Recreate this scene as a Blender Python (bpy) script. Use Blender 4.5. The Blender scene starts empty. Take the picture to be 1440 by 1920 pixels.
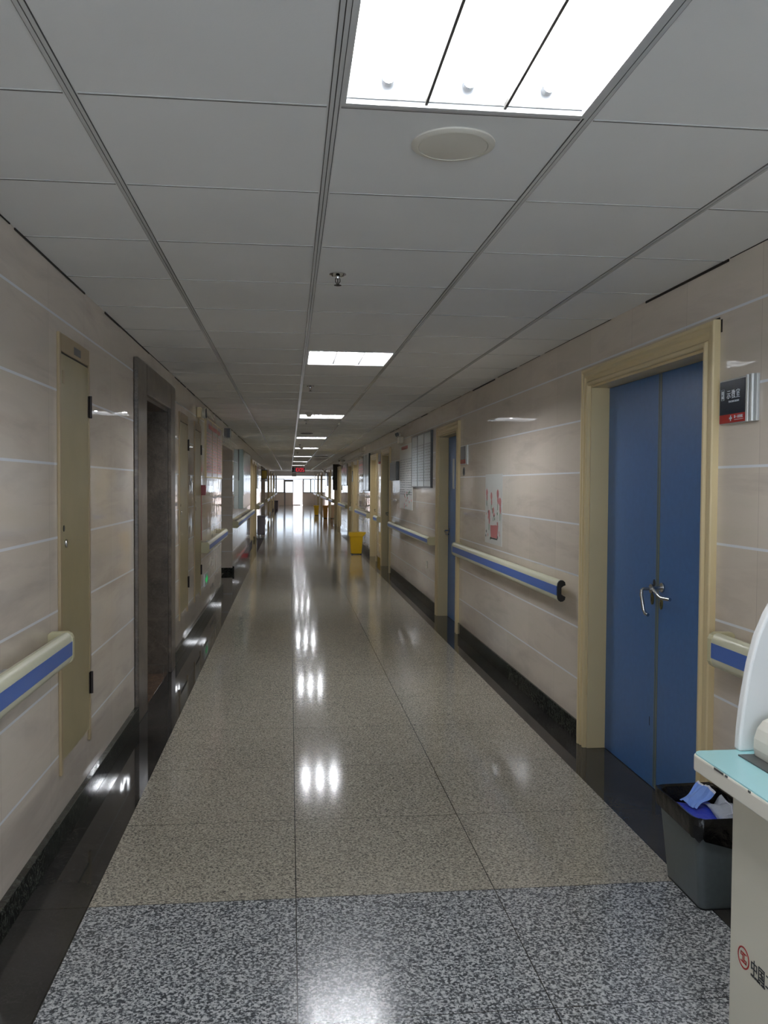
import bpy, bmesh, math, random
from mathutils import Vector, Matrix

random.seed(7)
S = bpy.context.scene
C = S.collection
PI = math.pi

# ------------------------------------------------------------------ camera
CAMZ, CEIL, XL, XR, YEND, YBACK, YLOB = 1.4931, 2.3736, -0.952, 1.687, 60.6, -1.2, -3.6
cam_d = bpy.data.cameras.new('camera')
cam = bpy.data.objects.new('camera', cam_d); C.objects.link(cam); S.camera = cam
cam_d.sensor_fit = 'VERTICAL'; cam_d.sensor_height = 36.0
cam_d.lens = 1623.6 / 1920 * 36.0
cam_d.clip_start = 0.05; cam_d.clip_end = 300
p_, y_, r_ = math.radians(-1.8232), math.radians(6.2098), math.radians(0.3621)
fwd = Vector((math.sin(y_) * math.cos(p_), math.cos(y_) * math.cos(p_), math.sin(p_)))
rt0 = Vector((math.cos(y_), -math.sin(y_), 0)); up0 = rt0.cross(fwd)
rt = rt0 * math.cos(r_) + up0 * math.sin(r_); up = up0 * math.cos(r_) - rt0 * math.sin(r_)
cam.matrix_world = Matrix(((rt.x, up.x, -fwd.x, 0), (rt.y, up.y, -fwd.y, 0), (rt.z, up.z, -fwd.z, CAMZ), (0, 0, 0, 1)))

# ------------------------------------------------------------------ world and exposure
W = bpy.data.worlds.new('overcast_sky'); S.world = W; W.use_nodes = True
bg = W.node_tree.nodes['Background']; bg.inputs[0].default_value = (0.82, 0.88, 1.0, 1)
# sky made brighter towards the added hall window than beyond the end windows
wt = W.node_tree; wc = wt.nodes.new('ShaderNodeTexCoord'); ws = wt.nodes.new('ShaderNodeSeparateXYZ'); wm = wt.nodes.new('ShaderNodeMapRange')
wt.links.new(wc.outputs['Generated'], ws.inputs[0]); wt.links.new(ws.outputs[1], wm.inputs['Value'])
wm.inputs['From Min'].default_value = -0.5; wm.inputs['From Max'].default_value = 0.5; wm.inputs['To Min'].default_value = 8.0; wm.inputs['To Max'].default_value = 3.3
wt.links.new(wm.outputs['Result'], bg.inputs[1])
TUBE = 140.0
S.view_settings.view_transform = 'Standard'; S.view_settings.look = 'None'
S.view_settings.exposure = 0.0; S.view_settings.gamma = 1.0; S.view_settings.use_curve_mapping = False
S.cycles.use_denoising = True
S.cycles.max_bounces = 14; S.cycles.diffuse_bounces = 8; S.cycles.glossy_bounces = 6
S.cycles.caustics_reflective = False; S.cycles.caustics_refractive = False
S.cycles.sample_clamp_indirect = 6.0

# ------------------------------------------------------------------ materials
def lin(r, g, b):
    f = lambda c: (c / 255) / 12.92 if c / 255 <= 0.04045 else ((c / 255 + 0.055) / 1.055) ** 2.4
    return (f(r), f(g), f(b), 1)

def mat(name, col, rough=0.5, metal=0.0, emit=None, estr=0.0, spec=0.5, noise=None, bump=None, alpha=None):
    m = bpy.data.materials.new(name); m.use_nodes = True
    nt = m.node_tree; b = nt.nodes['Principled BSDF']
    b.inputs['Base Color'].default_value = lin(*col); b.inputs['Roughness'].default_value = rough
    b.inputs['Metallic'].default_value = metal; b.inputs['Specular IOR Level'].default_value = spec
    if emit:
        b.inputs['Emission Color'].default_value = lin(*emit); b.inputs['Emission Strength'].default_value = estr
    if noise or bump:
        tc = nt.nodes.new('ShaderNodeTexCoord'); n = nt.nodes.new('ShaderNodeTexNoise')
        n.inputs['Scale'].default_value = (noise or bump)[0]; n.inputs['Detail'].default_value = 5
        nt.links.new(tc.outputs['Object'], n.inputs['Vector'])
        if noise:
            r = nt.nodes.new('ShaderNodeValToRGB'); k = noise[1]
            c = lin(*col); r.color_ramp.elements[0].position = 0.3; r.color_ramp.elements[1].position = 0.7
            r.color_ramp.elements[0].color = (c[0] * (1 - k), c[1] * (1 - k), c[2] * (1 - k), 1)
            r.color_ramp.elements[1].color = (min(1, c[0] * (1 + k)), min(1, c[1] * (1 + k)), min(1, c[2] * (1 + k)), 1)
            nt.links.new(n.outputs['Fac'], r.inputs['Fac']); nt.links.new(r.outputs['Color'], b.inputs['Base Color'])
        if bump:
            bp = nt.nodes.new('ShaderNodeBump'); bp.inputs['Strength'].default_value = bump[1]; bp.inputs['Distance'].default_value = bump[2]
            nt.links.new(n.outputs['Fac'], bp.inputs['Height']); nt.links.new(bp.outputs['Normal'], b.inputs['Normal'])
    return m

def math_node(nt, op, a, b=None):
    n = nt.nodes.new('ShaderNodeMath'); n.operation = op
    for i, v in enumerate((a, b)):
        if v is None: continue
        if isinstance(v, (int, float)): n.inputs[i].default_value = v
        else: nt.links.new(v, n.inputs[i])
    return n.outputs[0]

def line_mask(nt, coord, start, pitch, width):
    t = math_node(nt, 'FRACT', math_node(nt, 'DIVIDE', math_node(nt, 'SUBTRACT', coord, start - pitch / 2 - 100 * pitch), pitch))
    d = math_node(nt, 'ABSOLUTE', math_node(nt, 'SUBTRACT', t, 0.5))
    return math_node(nt, 'LESS_THAN', d, width / pitch / 2)

def mixc(nt, fac, a, b):
    n = nt.nodes.new('ShaderNodeMix'); n.data_type = 'RGBA'
    nt.links.new(fac, n.inputs[0]) if not isinstance(fac, (int, float)) else setattr(n.inputs[0], 'default_value', fac)
    for i, v in ((6, a), (7, b)):
        if isinstance(v, tuple): n.inputs[i].default_value = v
        else: nt.links.new(v, n.inputs[i])
    return n.outputs[2]

def base_nodes(name):
    m = bpy.data.materials.new(name); m.use_nodes = True; nt = m.node_tree
    tc = nt.nodes.new('ShaderNodeTexCoord'); sp = nt.nodes.new('ShaderNodeSeparateXYZ')
    nt.links.new(tc.outputs['Object'], sp.inputs[0])
    return m, nt, nt.nodes['Principled BSDF'], tc, sp

def noise_node(nt, tc, scale, detail=4, rough=0.5, stretch=None, dist=0.0):
    n = nt.nodes.new('ShaderNodeTexNoise'); n.inputs['Scale'].default_value = scale; n.inputs['Detail'].default_value = detail
    n.inputs['Roughness'].default_value = rough; n.inputs['Distortion'].default_value = dist
    if stretch:
        mp = nt.nodes.new('ShaderNodeMapping'); mp.inputs['Scale'].default_value = stretch
        nt.links.new(tc.outputs['Object'], mp.inputs[0]); nt.links.new(mp.outputs[0], n.inputs['Vector'])
    else:
        nt.links.new(tc.outputs['Object'], n.inputs['Vector'])
    return n.outputs['Fac']

def ramp(nt, fac, stops):
    r = nt.nodes.new('ShaderNodeValToRGB'); e = r.color_ramp.elements
    while len(e) < len(stops): e.new(0.5)
    for i, (p, c) in enumerate(stops): e[i].position = p; e[i].color = c
    nt.links.new(fac, r.inputs['Fac']); return r.outputs['Color']

def wall_tile():
    m, nt, b, tc, sp = base_nodes('polished_wall_tile')
    n1 = noise_node(nt, tc, 2.2, 5, 0.6, (1, 0.5, 3.0), 0.6)
    col = ramp(nt, n1, [(0.3, lin(200, 189, 177)), (0.5, lin(215, 204, 191)), (0.72, lin(209, 200, 185))])
    # each tile differs a little
    wn = nt.nodes.new('ShaderNodeTexWhiteNoise'); wn.noise_dimensions = '2D'
    cb = nt.nodes.new('ShaderNodeCombineXYZ')
    nt.links.new(math_node(nt, 'FLOOR', math_node(nt, 'DIVIDE', math_node(nt, 'ADD', sp.outputs[1], 0.03), 0.6)), cb.inputs[0])
    nt.links.new(math_node(nt, 'FLOOR', math_node(nt, 'DIVIDE', math_node(nt, 'SUBTRACT', sp.outputs[2], 0.357), 0.303)), cb.inputs[1])
    nt.links.new(cb.outputs[0], wn.inputs['Vector'])
    hs = nt.nodes.new('ShaderNodeHueSaturation'); nt.links.new(col, hs.inputs['Color'])
    nt.links.new(math_node(nt, 'ADD', math_node(nt, 'MULTIPLY', wn.outputs['Value'], 0.07), 0.965), hs.inputs['Value'])
    col = hs.outputs['Color']
    hz = line_mask(nt, sp.outputs[2], 0.357, 0.303, 0.010)
    vt = line_mask(nt, sp.outputs[1], 0.57, 0.6, 0.0022)
    col = mixc(nt, vt, col, lin(184, 172, 160))
    col = mixc(nt, hz, col, lin(230, 233, 238))
    nt.links.new(col, b.inputs['Base Color'])
    b.inputs['Roughness'].default_value = 0.022; b.inputs['Specular IOR Level'].default_value = 0.65
    n2 = noise_node(nt, tc, 3.5, 2)
    tilt = math_node(nt, 'MULTIPLY', wn.outputs['Value'], 0.0)
    bp = nt.nodes.new('ShaderNodeBump'); bp.inputs['Strength'].default_value = 0.35; bp.inputs['Distance'].default_value = 0.004
    nt.links.new(n2, bp.inputs['Height']); nt.links.new(bp.outputs['Normal'], b.inputs['Normal'])
    return m

def granite(name, stops, scale, rough, tiles=True, vein=None):
    m, nt, b, tc, sp = base_nodes(name)
    n1 = noise_node(nt, tc, scale, 3, 0.65)
    vo = nt.nodes.new('ShaderNodeTexVoronoi'); vo.inputs['Scale'].default_value = scale * 1.9; nt.links.new(tc.outputs['Object'], vo.inputs['Vector'])
    sc = nt.nodes.new('ShaderNodeSeparateColor'); nt.links.new(vo.outputs['Color'], sc.inputs[0])
    n1 = math_node(nt, 'ADD', math_node(nt, 'MULTIPLY', n1, 0.72), math_node(nt, 'MULTIPLY', sc.outputs[0], 0.28))
    col = ramp(nt, n1, stops)
    n3 = noise_node(nt, tc, 0.9, 3)
    col = mixc(nt, 0.10, col, ramp(nt, n3, [(0.3, (0.05, 0.05, 0.05, 1)), (0.7, (0.6, 0.55, 0.5, 1))]))
    if vein:
        n4 = noise_node(nt, tc, 5.0, 9, 0.7, None, 2.2)
        v = math_node(nt, 'LESS_THAN', math_node(nt, 'ABSOLUTE', math_node(nt, 'SUBTRACT', n4, 0.5)), vein[0])
        col = mixc(nt, math_node(nt, 'MULTIPLY', v, 0.6), col, vein[1])
    if tiles:
        ly = line_mask(nt, sp.outputs[1], 3.092, 0.729, 0.0032)
        lx = line_mask(nt, sp.outputs[0], 0.026, 0.730, 0.0036)
        l = math_node(nt, 'MAXIMUM', ly, lx)
        col = mixc(nt, l, col, lin(28, 28, 28))
    nt.links.new(col, b.inputs['Base Color'])
    n2 = noise_node(nt, tc, scale * 0.7, 2)
    rr = math_node(nt, 'ADD', math_node(nt, 'MULTIPLY', n2, rough * 0.8), rough * 0.6)
    nt.links.new(rr, b.inputs['Roughness']); b.inputs['Specular IOR Level'].default_value = 0.22 if name.startswith('black') else 0.36
    nb = noise_node(nt, tc, 1.7, 2)
    bp = nt.nodes.new('ShaderNodeBump'); bp.inputs['Strength'].default_value = 0.12; bp.inputs['Distance'].default_value = 0.004
    nb = math_node(nt, 'ADD', nb, math_node(nt, 'MULTIPLY', n1, 0.02))
    nt.links.new(nb, bp.inputs['Height']); nt.links.new(bp.outputs['Normal'], b.inputs['Normal'])
    return m

def ceiling_board():
    m, nt, b, tc, sp = base_nodes('ceiling_board')
    n1 = noise_node(nt, tc, 240, 3); n3 = noise_node(nt, tc, 1.3, 4)
    nt.links.new(ramp(nt, n3, [(0.3, lin(226, 227, 226)), (0.7, lin(233, 234, 233))]), b.inputs['Base Color'])
    b.inputs['Roughness'].default_value = 0.75
    bp = nt.nodes.new('ShaderNodeBump'); bp.inputs['Strength'].default_value = 0.25; bp.inputs['Distance'].default_value = 0.001
    nt.links.new(n1, bp.inputs['Height']); nt.links.new(bp.outputs['Normal'], b.inputs['Normal'])
    return m

def marble(name, a, c, v, rough=0.12):
    m, nt, b, tc, sp = base_nodes(name)
    n1 = noise_node(nt, tc, 6, 8, 0.65, None, 1.2)
    col = ramp(nt, n1, [(0.3, lin(*a)), (0.62, lin(*c)), (0.75, lin(*v))])
    n4 = noise_node(nt, tc, 9.0, 8, 0.7, None, 2.5)
    vm = math_node(nt, 'LESS_THAN', math_node(nt, 'ABSOLUTE', math_node(nt, 'SUBTRACT', n4, 0.5)), 0.010)
    col = mixc(nt, math_node(nt, 'MULTIPLY', vm, 0.75 if max(a) < 30 else 0.45), col, lin(*v))
    nt.links.new(col, b.inputs['Base Color']); b.inputs['Roughness'].default_value = rough
    return m

def glass_pane():
    m = bpy.data.materials.new('window_glass'); m.use_nodes = True; nt = m.node_tree; nt.nodes.clear()
    o = nt.nodes.new('ShaderNodeOutputMaterial'); t = nt.nodes.new('ShaderNodeBsdfTransparent'); g = nt.nodes.new('ShaderNodeBsdfGlossy')
    g.inputs['Roughness'].default_value = 0.02; t.inputs[0].default_value = (0.93, 0.96, 0.97, 1)
    f = nt.nodes.new('ShaderNodeFresnel'); f.inputs[0].default_value = 1.45; mx = nt.nodes.new('ShaderNodeMixShader')
    nt.links.new(f.outputs[0], mx.inputs[0]); nt.links.new(t.outputs[0], mx.inputs[1]); nt.links.new(g.outputs[0], mx.inputs[2])
    nt.links.new(mx.outputs[0], o.inputs[0]); return m

M = {
 'wall': wall_tile(), 'ceiling': ceiling_board(),
 'beige': granite('beige_granite', [(0.34, lin(86, 84, 78)), (0.44, lin(146, 141, 130)), (0.53, lin(176, 169, 154)), (0.66, lin(206, 199, 182))], 96, 0.10),
 'grey': granite('grey_granite', [(0.40, lin(48, 54, 60)), (0.47, lin(104, 109, 114)), (0.53, lin(160, 163, 166)), (0.63, lin(208, 210, 212))], 84, 0.17),
 'black': granite('black_granite', [(0.3, lin(6, 7, 8)), (0.7, lin(20, 20, 20))], 60, 0.07, False, (0.004, lin(70, 70, 66))),
 'black_marble': marble('black_marble', (12, 13, 13), (32, 36, 33), (112, 118, 108), 0.06),
 'brown_marble': marble('brown_marble', (62, 57, 51), (98, 88, 78), (132, 120, 106), 0.28),
 'brown_floor': marble('brown_floor_marble', (70, 55, 45), (112, 90, 74), (150, 130, 110), 0.15),
 'metal_paint': mat('painted_ceiling_metal', (196, 198, 198), 0.25),
 'seam': mat('seam_shadow_gap', (70, 68, 64), 0.8),
 'gap': mat('dark_sealant', (45, 38, 33), 0.9),
 'cream': mat('cream_paint', (212, 194, 152), 0.32, noise=(3, 0.02)),
 'cream_dark': mat('olive_cream_paint', (158, 146, 108), 0.35, noise=(5, 0.06)),
 'cream_frame': mat('tan_frame_paint', (160, 142, 110), 0.4, noise=(5, 0.06)),
 'blue_door': mat('blue_door_laminate', (66, 106, 160), 0.35, noise=(30, 0.06)),
 'grey_door': mat('grey_door_laminate', (128, 146, 150), 0.35, noise=(20, 0.05)),
 'stile': mat('worn_door_edge', (98, 106, 98), 0.4),
 'rail': mat('cream_vinyl', (214, 212, 186), 0.35),
 'rail_end': mat('cream_end_cap', (198, 192, 156), 0.4),
 'rail_blue': mat('blue_vinyl', (74, 108, 182), 0.35),
 'black': granite('black_granite', [(0.3, lin(6, 7, 8)), (0.7, lin(20, 20, 20))], 60, 0.035, True, (0.004, lin(70, 70, 66))),
 'blk': mat('black_plastic', (14, 14, 14), 0.45),
 'rust': mat('dark_steel', (38, 30, 26), 0.5, 0.4),
 'steel': mat('brushed_steel', (190, 190, 190), 0.22, 1.0, bump=(90, 0.1, 0.001)),
 'brass': mat('aged_brass', (120, 112, 70), 0.4, 0.9),
 'chrome': mat('chrome', (200, 200, 200), 0.1, 1.0),
 'alu': mat('aluminium', (190, 192, 190), 0.45, 0.5),
 'white': mat('white_enamel', (235, 236, 238), 0.35),
 'reflector': mat('lamp_reflector', (244, 246, 248), 0.3),
 'tube': mat('lamp_tube', (255, 255, 255), 0.4, emit=(247, 250, 255), estr=TUBE),
 'offwhite': mat('off_white_plastic', (216, 212, 200), 0.35),
 'kiosk': mat('kiosk_powder_coat', (212, 207, 190), 0.32, noise=(4, 0.02)),
 'kiosk_in': mat('kiosk_light_shell', (228, 228, 226), 0.3),
 'cyan': mat('aqua_glass_top', (166, 218, 222), 0.12),
 'dgrey': mat('dark_grey_plastic', (72, 74, 74), 0.35, noise=(40, 0.08)),
 'bin': mat('grey_bin_plastic', (88, 96, 98), 0.42, noise=(60, 0.06)),
 'bag': mat('black_bin_bag', (5, 5, 5), 0.25, bump=(22, 0.5, 0.01)),
 'mask': mat('pale_blue_fabric', (128, 164, 236), 0.7),
 'mask_edge': mat('white_fabric', (225, 228, 240), 0.7),
 'wrap': mat('blue_wrap', (48, 68, 190), 0.4, bump=(35, 0.8, 0.01)),
 'film': mat('clear_film', (176, 184, 196), 0.2, bump=(45, 0.9, 0.01)),
 'yellow': mat('yellow_plastic', (232, 186, 22), 0.4),
 'orange': mat('ochre_plastic', (196, 138, 52), 0.5),
 'brown': mat('dark_brown_steel', (70, 42, 40), 0.25),
 'red': mat('red_plastic', (140, 30, 32), 0.35),
 'pink': mat('pink_ink', (184, 112, 112), 0.5),
 'redink': mat('red_ink', (176, 92, 92), 0.5),
 'green': mat('green_ink', (58, 112, 74), 0.5),
 'ink': mat('grey_ink', (92, 94, 98), 0.5),
 'darkink': mat('dark_ink', (30, 32, 36), 0.5),
 'paper': mat('white_paper', (214, 216, 212), 0.22),
 'acrylic': mat('glossy_board', (196, 204, 206), 0.14),
 'pinkpaper': mat('pink_white_board', (214, 198, 200), 0.14),
 'navy': mat('navy_sign_face', (28, 38, 52), 0.15),
 'signred': mat('red_sign_band', (160, 34, 30), 0.2),
 'signink': mat('pale_sign_ink', (205, 210, 216), 0.4),
 'greenboard': mat('grey_green_metal', (136, 156, 146), 0.15),
 'screen': mat('dark_screen', (40, 46, 42), 0.35),
 'exit': mat('green_exit_light', (20, 160, 90), 0.4, emit=(30, 220, 110), estr=0.35),
 'led': mat('red_led', (180, 10, 20), 0.4, emit=(255, 50, 70), estr=0.8),
 'ledback': mat('dark_red_face', (26, 2, 5), 0.2),
 'panel': mat('pinkish_panel', (250, 236, 224), 0.35),
 'frame_grey': mat('window_aluminium', (150, 146, 142), 0.35),
 'balcony': mat('balcony_plaster', (246, 232, 224), 0.8),
 'leaf': mat('leaf_green', (46, 66, 32), 0.5),
 'bark': mat('dark_wood', (48, 42, 34), 0.6),
 'glass': glass_pane(),
 'yellowsign': mat('yellow_sign_face', (206, 176, 50), 0.3),
 'pillar': mat('grey_pillar_tile', (150, 148, 144), 0.2),
}

# ------------------------------------------------------------------ mesh helpers
class MB:
    def __init__(s): s.bm = bmesh.new(); s.mi = 0
    def _f(s, vs):
        try: f = s.bm.faces.new(vs); f.material_index = s.mi; return f
        except ValueError: return None
    def box(s, x0, y0, z0, x1, y1, z1, mi=None):
        if mi is not None: s.mi = mi
        x0, x1 = sorted((x0, x1)); y0, y1 = sorted((y0, y1)); z0, z1 = sorted((z0, z1))
        v = [s.bm.verts.new((x, y, z)) for x in (x0, x1) for y in (y0, y1) for z in (z0, z1)]
        for q in ((0, 1, 3, 2), (4, 6, 7, 5), (0, 4, 5, 1), (2, 3, 7, 6), (0, 2, 6, 4), (1, 5, 7, 3)): s._f([v[i] for i in q])
        return s
    def prism(s, pts, axis, a, b, mi=None):
        # pts: 2-D polygon in the two other axes (order x,y,z without axis), extruded from a to b
        if mi is not None: s.mi = mi
        def P(u, w, t): return {'x': (t, u, w), 'y': (u, t, w), 'z': (u, w, t)}[axis]
        A = [s.bm.verts.new(P(u, w, a)) for u, w in pts]; B = [s.bm.verts.new(P(u, w, b)) for u, w in pts]
        n = len(pts); s._f(A); s._f(B[::-1])
        for i in range(n): s._f([A[i], B[i], B[(i + 1) % n], A[(i + 1) % n]])
        return s
    def tube(s, path, r, seg=10, mi=None, cap=True):
        if mi is not None: s.mi = mi
        path = [Vector(p) for p in path]; rings = []
        rs = r if isinstance(r, (list, tuple)) else [r] * len(path)
        ref = None
        for i, p in enumerate(path):
            d = (path[min(i + 1, len(path) - 1)] - path[max(i - 1, 0)]).normalized()
            if ref is None: ref = Vector((0, 0, 1)) if abs(d.z) < 0.9 else Vector((1, 0, 0))
            u = d.cross(ref).normalized(); w = u.cross(d).normalized(); ref = w
            rings.append([s.bm.verts.new(p + (u * math.cos(2 * PI * k / seg) + w * math.sin(2 * PI * k / seg)) * rs[i]) for k in range(seg)])
        for a, b in zip(rings, rings[1:]):
            for k in range(seg): s._f([a[k], a[(k + 1) % seg], b[(k + 1) % seg], b[k]])
        if cap: s._f(rings[0][::-1]); s._f(rings[-1])
        return s
    def lathe(s, cx, cy, prof, seg=28, mi=None, sx=1.0, sy=1.0):
        if mi is not None: s.mi = mi
        rings = [[s.bm.verts.new((cx + sx * r * math.cos(2 * PI * k / seg), cy + sy * r * math.sin(2 * PI * k / seg), z)) for k in range(seg)] for r, z in prof]
        for a, b in zip(rings, rings[1:]):
            for k in range(seg): s._f([a[k], a[(k + 1) % seg], b[(k + 1) % seg], b[k]])
        s._f(rings[0][::-1]); s._f(rings[-1]); return s
    def disc_x(s, x, y, z, r, t, seg=20, mi=None, sz=1.0):
        pts = [(y + r * math.cos(2 * PI * k / seg), z + sz * r * math.sin(2 * PI * k / seg)) for k in range(seg)]
        return s.prism(pts, 'x', x, x + t, mi)
    def build(s, name, mats, parent=None, bevel=0.0, smooth=False, world=False, seg=2):
        bmesh.ops.recalc_face_normals(s.bm, faces=s.bm.faces)
        if parent is not None: off = parent['_w'] if '_w' in parent else (0, 0, 0)
        elif world: off = (0, 0, 0)
        else:
            xs = [v.co for v in s.bm.verts]
            off = ((min(c.x for c in xs) + max(c.x for c in xs)) / 2, (min(c.y for c in xs) + max(c.y for c in xs)) / 2, min(c.z for c in xs))
        bmesh.ops.translate(s.bm, verts=s.bm.verts, vec=-Vector(off))
        me = bpy.data.meshes.new(name); s.bm.to_mesh(me); s.bm.free()
        for k in (mats if isinstance(mats, (list, tuple)) else [mats]): me.materials.append(M[k])
        o = bpy.data.objects.new(name, me); C.objects.link(o)
        if parent is not None: o.parent = parent
        else: o.location = off
        o['_w'] = list(off)
        if smooth:
            for p in me.polygons: p.use_smooth = True
            try: me.set_sharp_from_angle(angle=math.radians(38))
            except Exception: pass
        if bevel:
            b = o.modifiers.new('soft_edges', 'BEVEL'); b.width = bevel; b.segments = seg; b.limit_method = 'ANGLE'; b.angle_limit = math.radians(40)
        return o

def thing(name, label, cat, loc, group=None, kind=None):
    o = bpy.data.objects.new(name, None); C.objects.link(o); o.location = loc; o['_w'] = list(loc)
    o.empty_display_size = 0.1
    return tag(o, label, cat, group, kind)

def tag(o, label=None, cat=None, group=None, kind=None):
    if label: o['label'] = label
    if cat: o['category'] = cat
    if group: o['group'] = group
    if kind: o['kind'] = kind
    return o

def text_mesh(name, body, size, origin, ux, uy, material, parent, depth=0.0006, spacing=1.0, align='LEFT', sx=1.0):
    cu = bpy.data.curves.new(name, 'FONT'); cu.body = body; cu.size = size; cu.extrude = depth; cu.space_character = spacing
    cu.align_x = align; cu.resolution_u = 3
    t = bpy.data.objects.new(name + '_curve', cu); C.objects.link(t)
    dg = bpy.context.evaluated_depsgraph_get(); dg.update()
    me = bpy.data.meshes.new_from_object(t.evaluated_get(dg)); me.name = name
    bpy.data.objects.remove(t); bpy.data.curves.remove(cu)
    ux, uy = Vector(ux) * sx, Vector(uy); uz = Vector(ux).cross(uy).normalized()
    o0 = Vector(origin) - Vector(parent['_w'])
    for v in me.vertices: c = v.co.copy(); v.co = o0 + ux * c.x + uy * c.y + uz * c.z
    me.materials.clear(); me.materials.append(M[material])
    o = bpy.data.objects.new(name, me); C.objects.link(o); o.parent = parent
    return o

def copy_tree(root, loc, parent=None):
    c = root.copy(); C.objects.link(c); c.parent = parent
    if parent is None: c.location = loc; c['_w'] = list(loc)
    for ch in list(root.children): copy_tree(ch, None, c)
    return c

# ------------------------------------------------------------------ the setting
T = 0.14
def wall(name, x0, x1, y0, y1, openings, mats='wall', label=''):
    m = MB(); y = y0
    for a, b, zt in sorted(openings):
        m.box(x0, y, 0, x1, a, CEIL + 0.05); m.box(x0, a, zt, x1, b, CEIL + 0.05); y = b
    m.box(x0, y, 0, x1, y1, CEIL + 0.05)
    return tag(m.build(name, mats, world=True), label, 'wall', kind='structure')

R_DOORS = [(3.37, 4.74, 2.055), (8.60, 9.70, 2.04), (14.55, 15.72, 2.02), (16.78, 17.86, 2.0), (21.6, 22.8, 2.0), (23.55, 24.9, 2.0),
           (29.1, 30.4, 2.0), (31.2, 32.5, 2.0), (36.3, 37.6, 2.0), (46.0, 47.3, 2.0), (51.6, 52.8, 2.0)]
L_OPEN = [(5.78, 6.93, 2.07), (12.28, 14.65, 2.04), (21.75, 23.0, 2.0), (23.1, 24.3, 2.0), (28.9, 33.8, 2.08), (38.5, 39.7, 2.0), (44.0, 45.2, 2.0), (50.0, 51.2, 2.0)]
wall('wall_right', XR, XR + T, YBACK, YEND, R_DOORS, label='glossy beige tiled right wall with joints in pale lines')
wall('wall_left', XL - T, XL, YBACK, YEND, L_OPEN, label='glossy beige tiled left wall with joints in pale lines')
LX, RX = -4.0, 4.8  # unseen hall, added so daylight from its window fills the near ceiling
m = MB(); m.box(LX, YLOB - T, 0, RX, YLOB, 0.55); m.box(LX, YLOB - T, 2.28, RX, YLOB, CEIL + 0.05)
m.box(LX - T, YLOB - T, 0, LX, YBACK, CEIL + 0.05); m.box(RX, YLOB - T, 0, RX + T, YBACK, CEIL + 0.05)
m.box(LX - T, YBACK, 0, XL - T, YBACK + T, CEIL + 0.05); m.box(XR + T, YBACK, 0, RX + T, YBACK + T, CEIL + 0.05)
tag(m.build('wall_back', 'wall', world=True), 'tiled walls of the window-lit hall behind the viewer', 'wall', kind='structure')
w5 = thing('window_5', 'wide window band of the hall behind the viewer', 'window', (0.4, YLOB, 0.55), kind='structure')
m = MB(); n = 6
for k in range(n + 1):
    x = LX + (RX - LX) * k / n; m.box(max(LX, x - 0.03), YLOB - 0.09, 0.55, min(RX, x + 0.03), YLOB - 0.03, 2.28)
m.box(LX, YLOB - 0.09, 0.55, RX, YLOB - 0.03, 0.60); m.box(LX, YLOB - 0.09, 2.23, RX, YLOB - 0.03, 2.28)
m.build('window_frame', 'frame_grey', parent=w5)
MB().box(LX, YLOB - 0.063, 0.60, RX, YLOB - 0.057, 2.23).build('pane', 'glass', parent=w5)
# side passages on the left
def passage(name, ya, yb, depth, zt, mats, label):
    m = MB(); x = XL - T
    m.box(x - depth, yb, 0, x, yb + 0.1, CEIL + 0.05); m.box(x - depth, ya - 0.1, 0, x, ya, CEIL + 0.05)
    m.box(x - depth - 0.1, ya - 0.1, 0, x - depth, yb + 0.1, CEIL + 0.05)
    w_ = tag(m.build(name, mats, world=True), label, 'wall', kind='structure')
    b = MB(); b.box(x - depth, yb - 0.02, 0, XL, yb, 0.085); b.box(x - depth, ya, 0, XL, ya + 0.02, 0.085)
    b.build('baseboard', 'black_marble', parent=w_)
passage('wall_left', 12.28, 14.65, 2.6, 2.04, 'wall', 'tiled side walls of the nearer side passage on the left')
passage('wall_left', 28.9, 33.8, 3.2, 2.08, 'wall', 'tiled side walls of the farther wide lobby on the left')

# floor
f = MB()
f.box(LX - T, YLOB - T, -0.1, RX + T, YBACK, 0, 1); f.box(-0.70, YBACK, -0.1, 1.486, 3.092, 0, 1); f.box(-0.70, 3.092, -0.1, 1.486, YEND, 0, 0)
f.box(XL - T, YBACK, -0.1, -0.70, YEND, 0, 2); f.box(1.486, YBACK, -0.1, XR + T, YEND, 0, 2)
f.box(XL - T - 2.7, 12.1, -0.1, XL - T, 14.8, 0, 0); f.box(XL - T - 3.3, 28.7, -0.1, XL - T, 34.0, 0, 0)
f.box(XL - T - 0.5, 5.7, -0.1, XL - T, 7.0, 0, 3)
f.box(XL - T, 5.785, -0.05, XL, 6.925, 0.002, 3)
tag(f.build('floor', ['beige', 'grey', 'black', 'brown_floor'], world=True), 'polished beige granite tile floor with grey tiles near and black borders', 'floor', kind='structure')

LIGHTS = [(-3.35, -2.75), (1.45, 2.035), (5.77, 6.42), (11.06, 11.65), (16.33, 16.93), (21.15, 21.8), (27.6, 28.25), (34.1, 34.7), (40.9, 41.5), (47.5, 48.1), (54.0, 54.6)]
LX0, LX1 = 0.112, 0.70
c = MB()
c.box(LX - T, YLOB - T, CEIL, LX0, YBACK, CEIL + 0.05); c.box(LX1, YLOB - T, CEIL, RX + T, YBACK, CEIL + 0.05)
c.box(XL - T, YBACK, CEIL, LX0, YEND, CEIL + 0.05); c.box(LX1, YBACK, CEIL, XR + T, YEND, CEIL + 0.05)
y = YLOB - T
for a, b in LIGHTS: c.box(LX0, y, CEIL, LX1, a, CEIL + 0.05); y = b
c.box(LX0, y, CEIL, LX1, YEND, CEIL + 0.05)
c.box(XL - T - 2.7, 12.1, CEIL - 0.2, XL - T, 14.8, CEIL); c.box(XL - T - 3.3, 28.7, CEIL - 0.2, XL - T, 34.0, CEIL)
ceiling = tag(c.build('ceiling', 'ceiling', world=True), 'white suspended tile ceiling with grey metal runners', 'ceiling', kind='structure')
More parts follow.
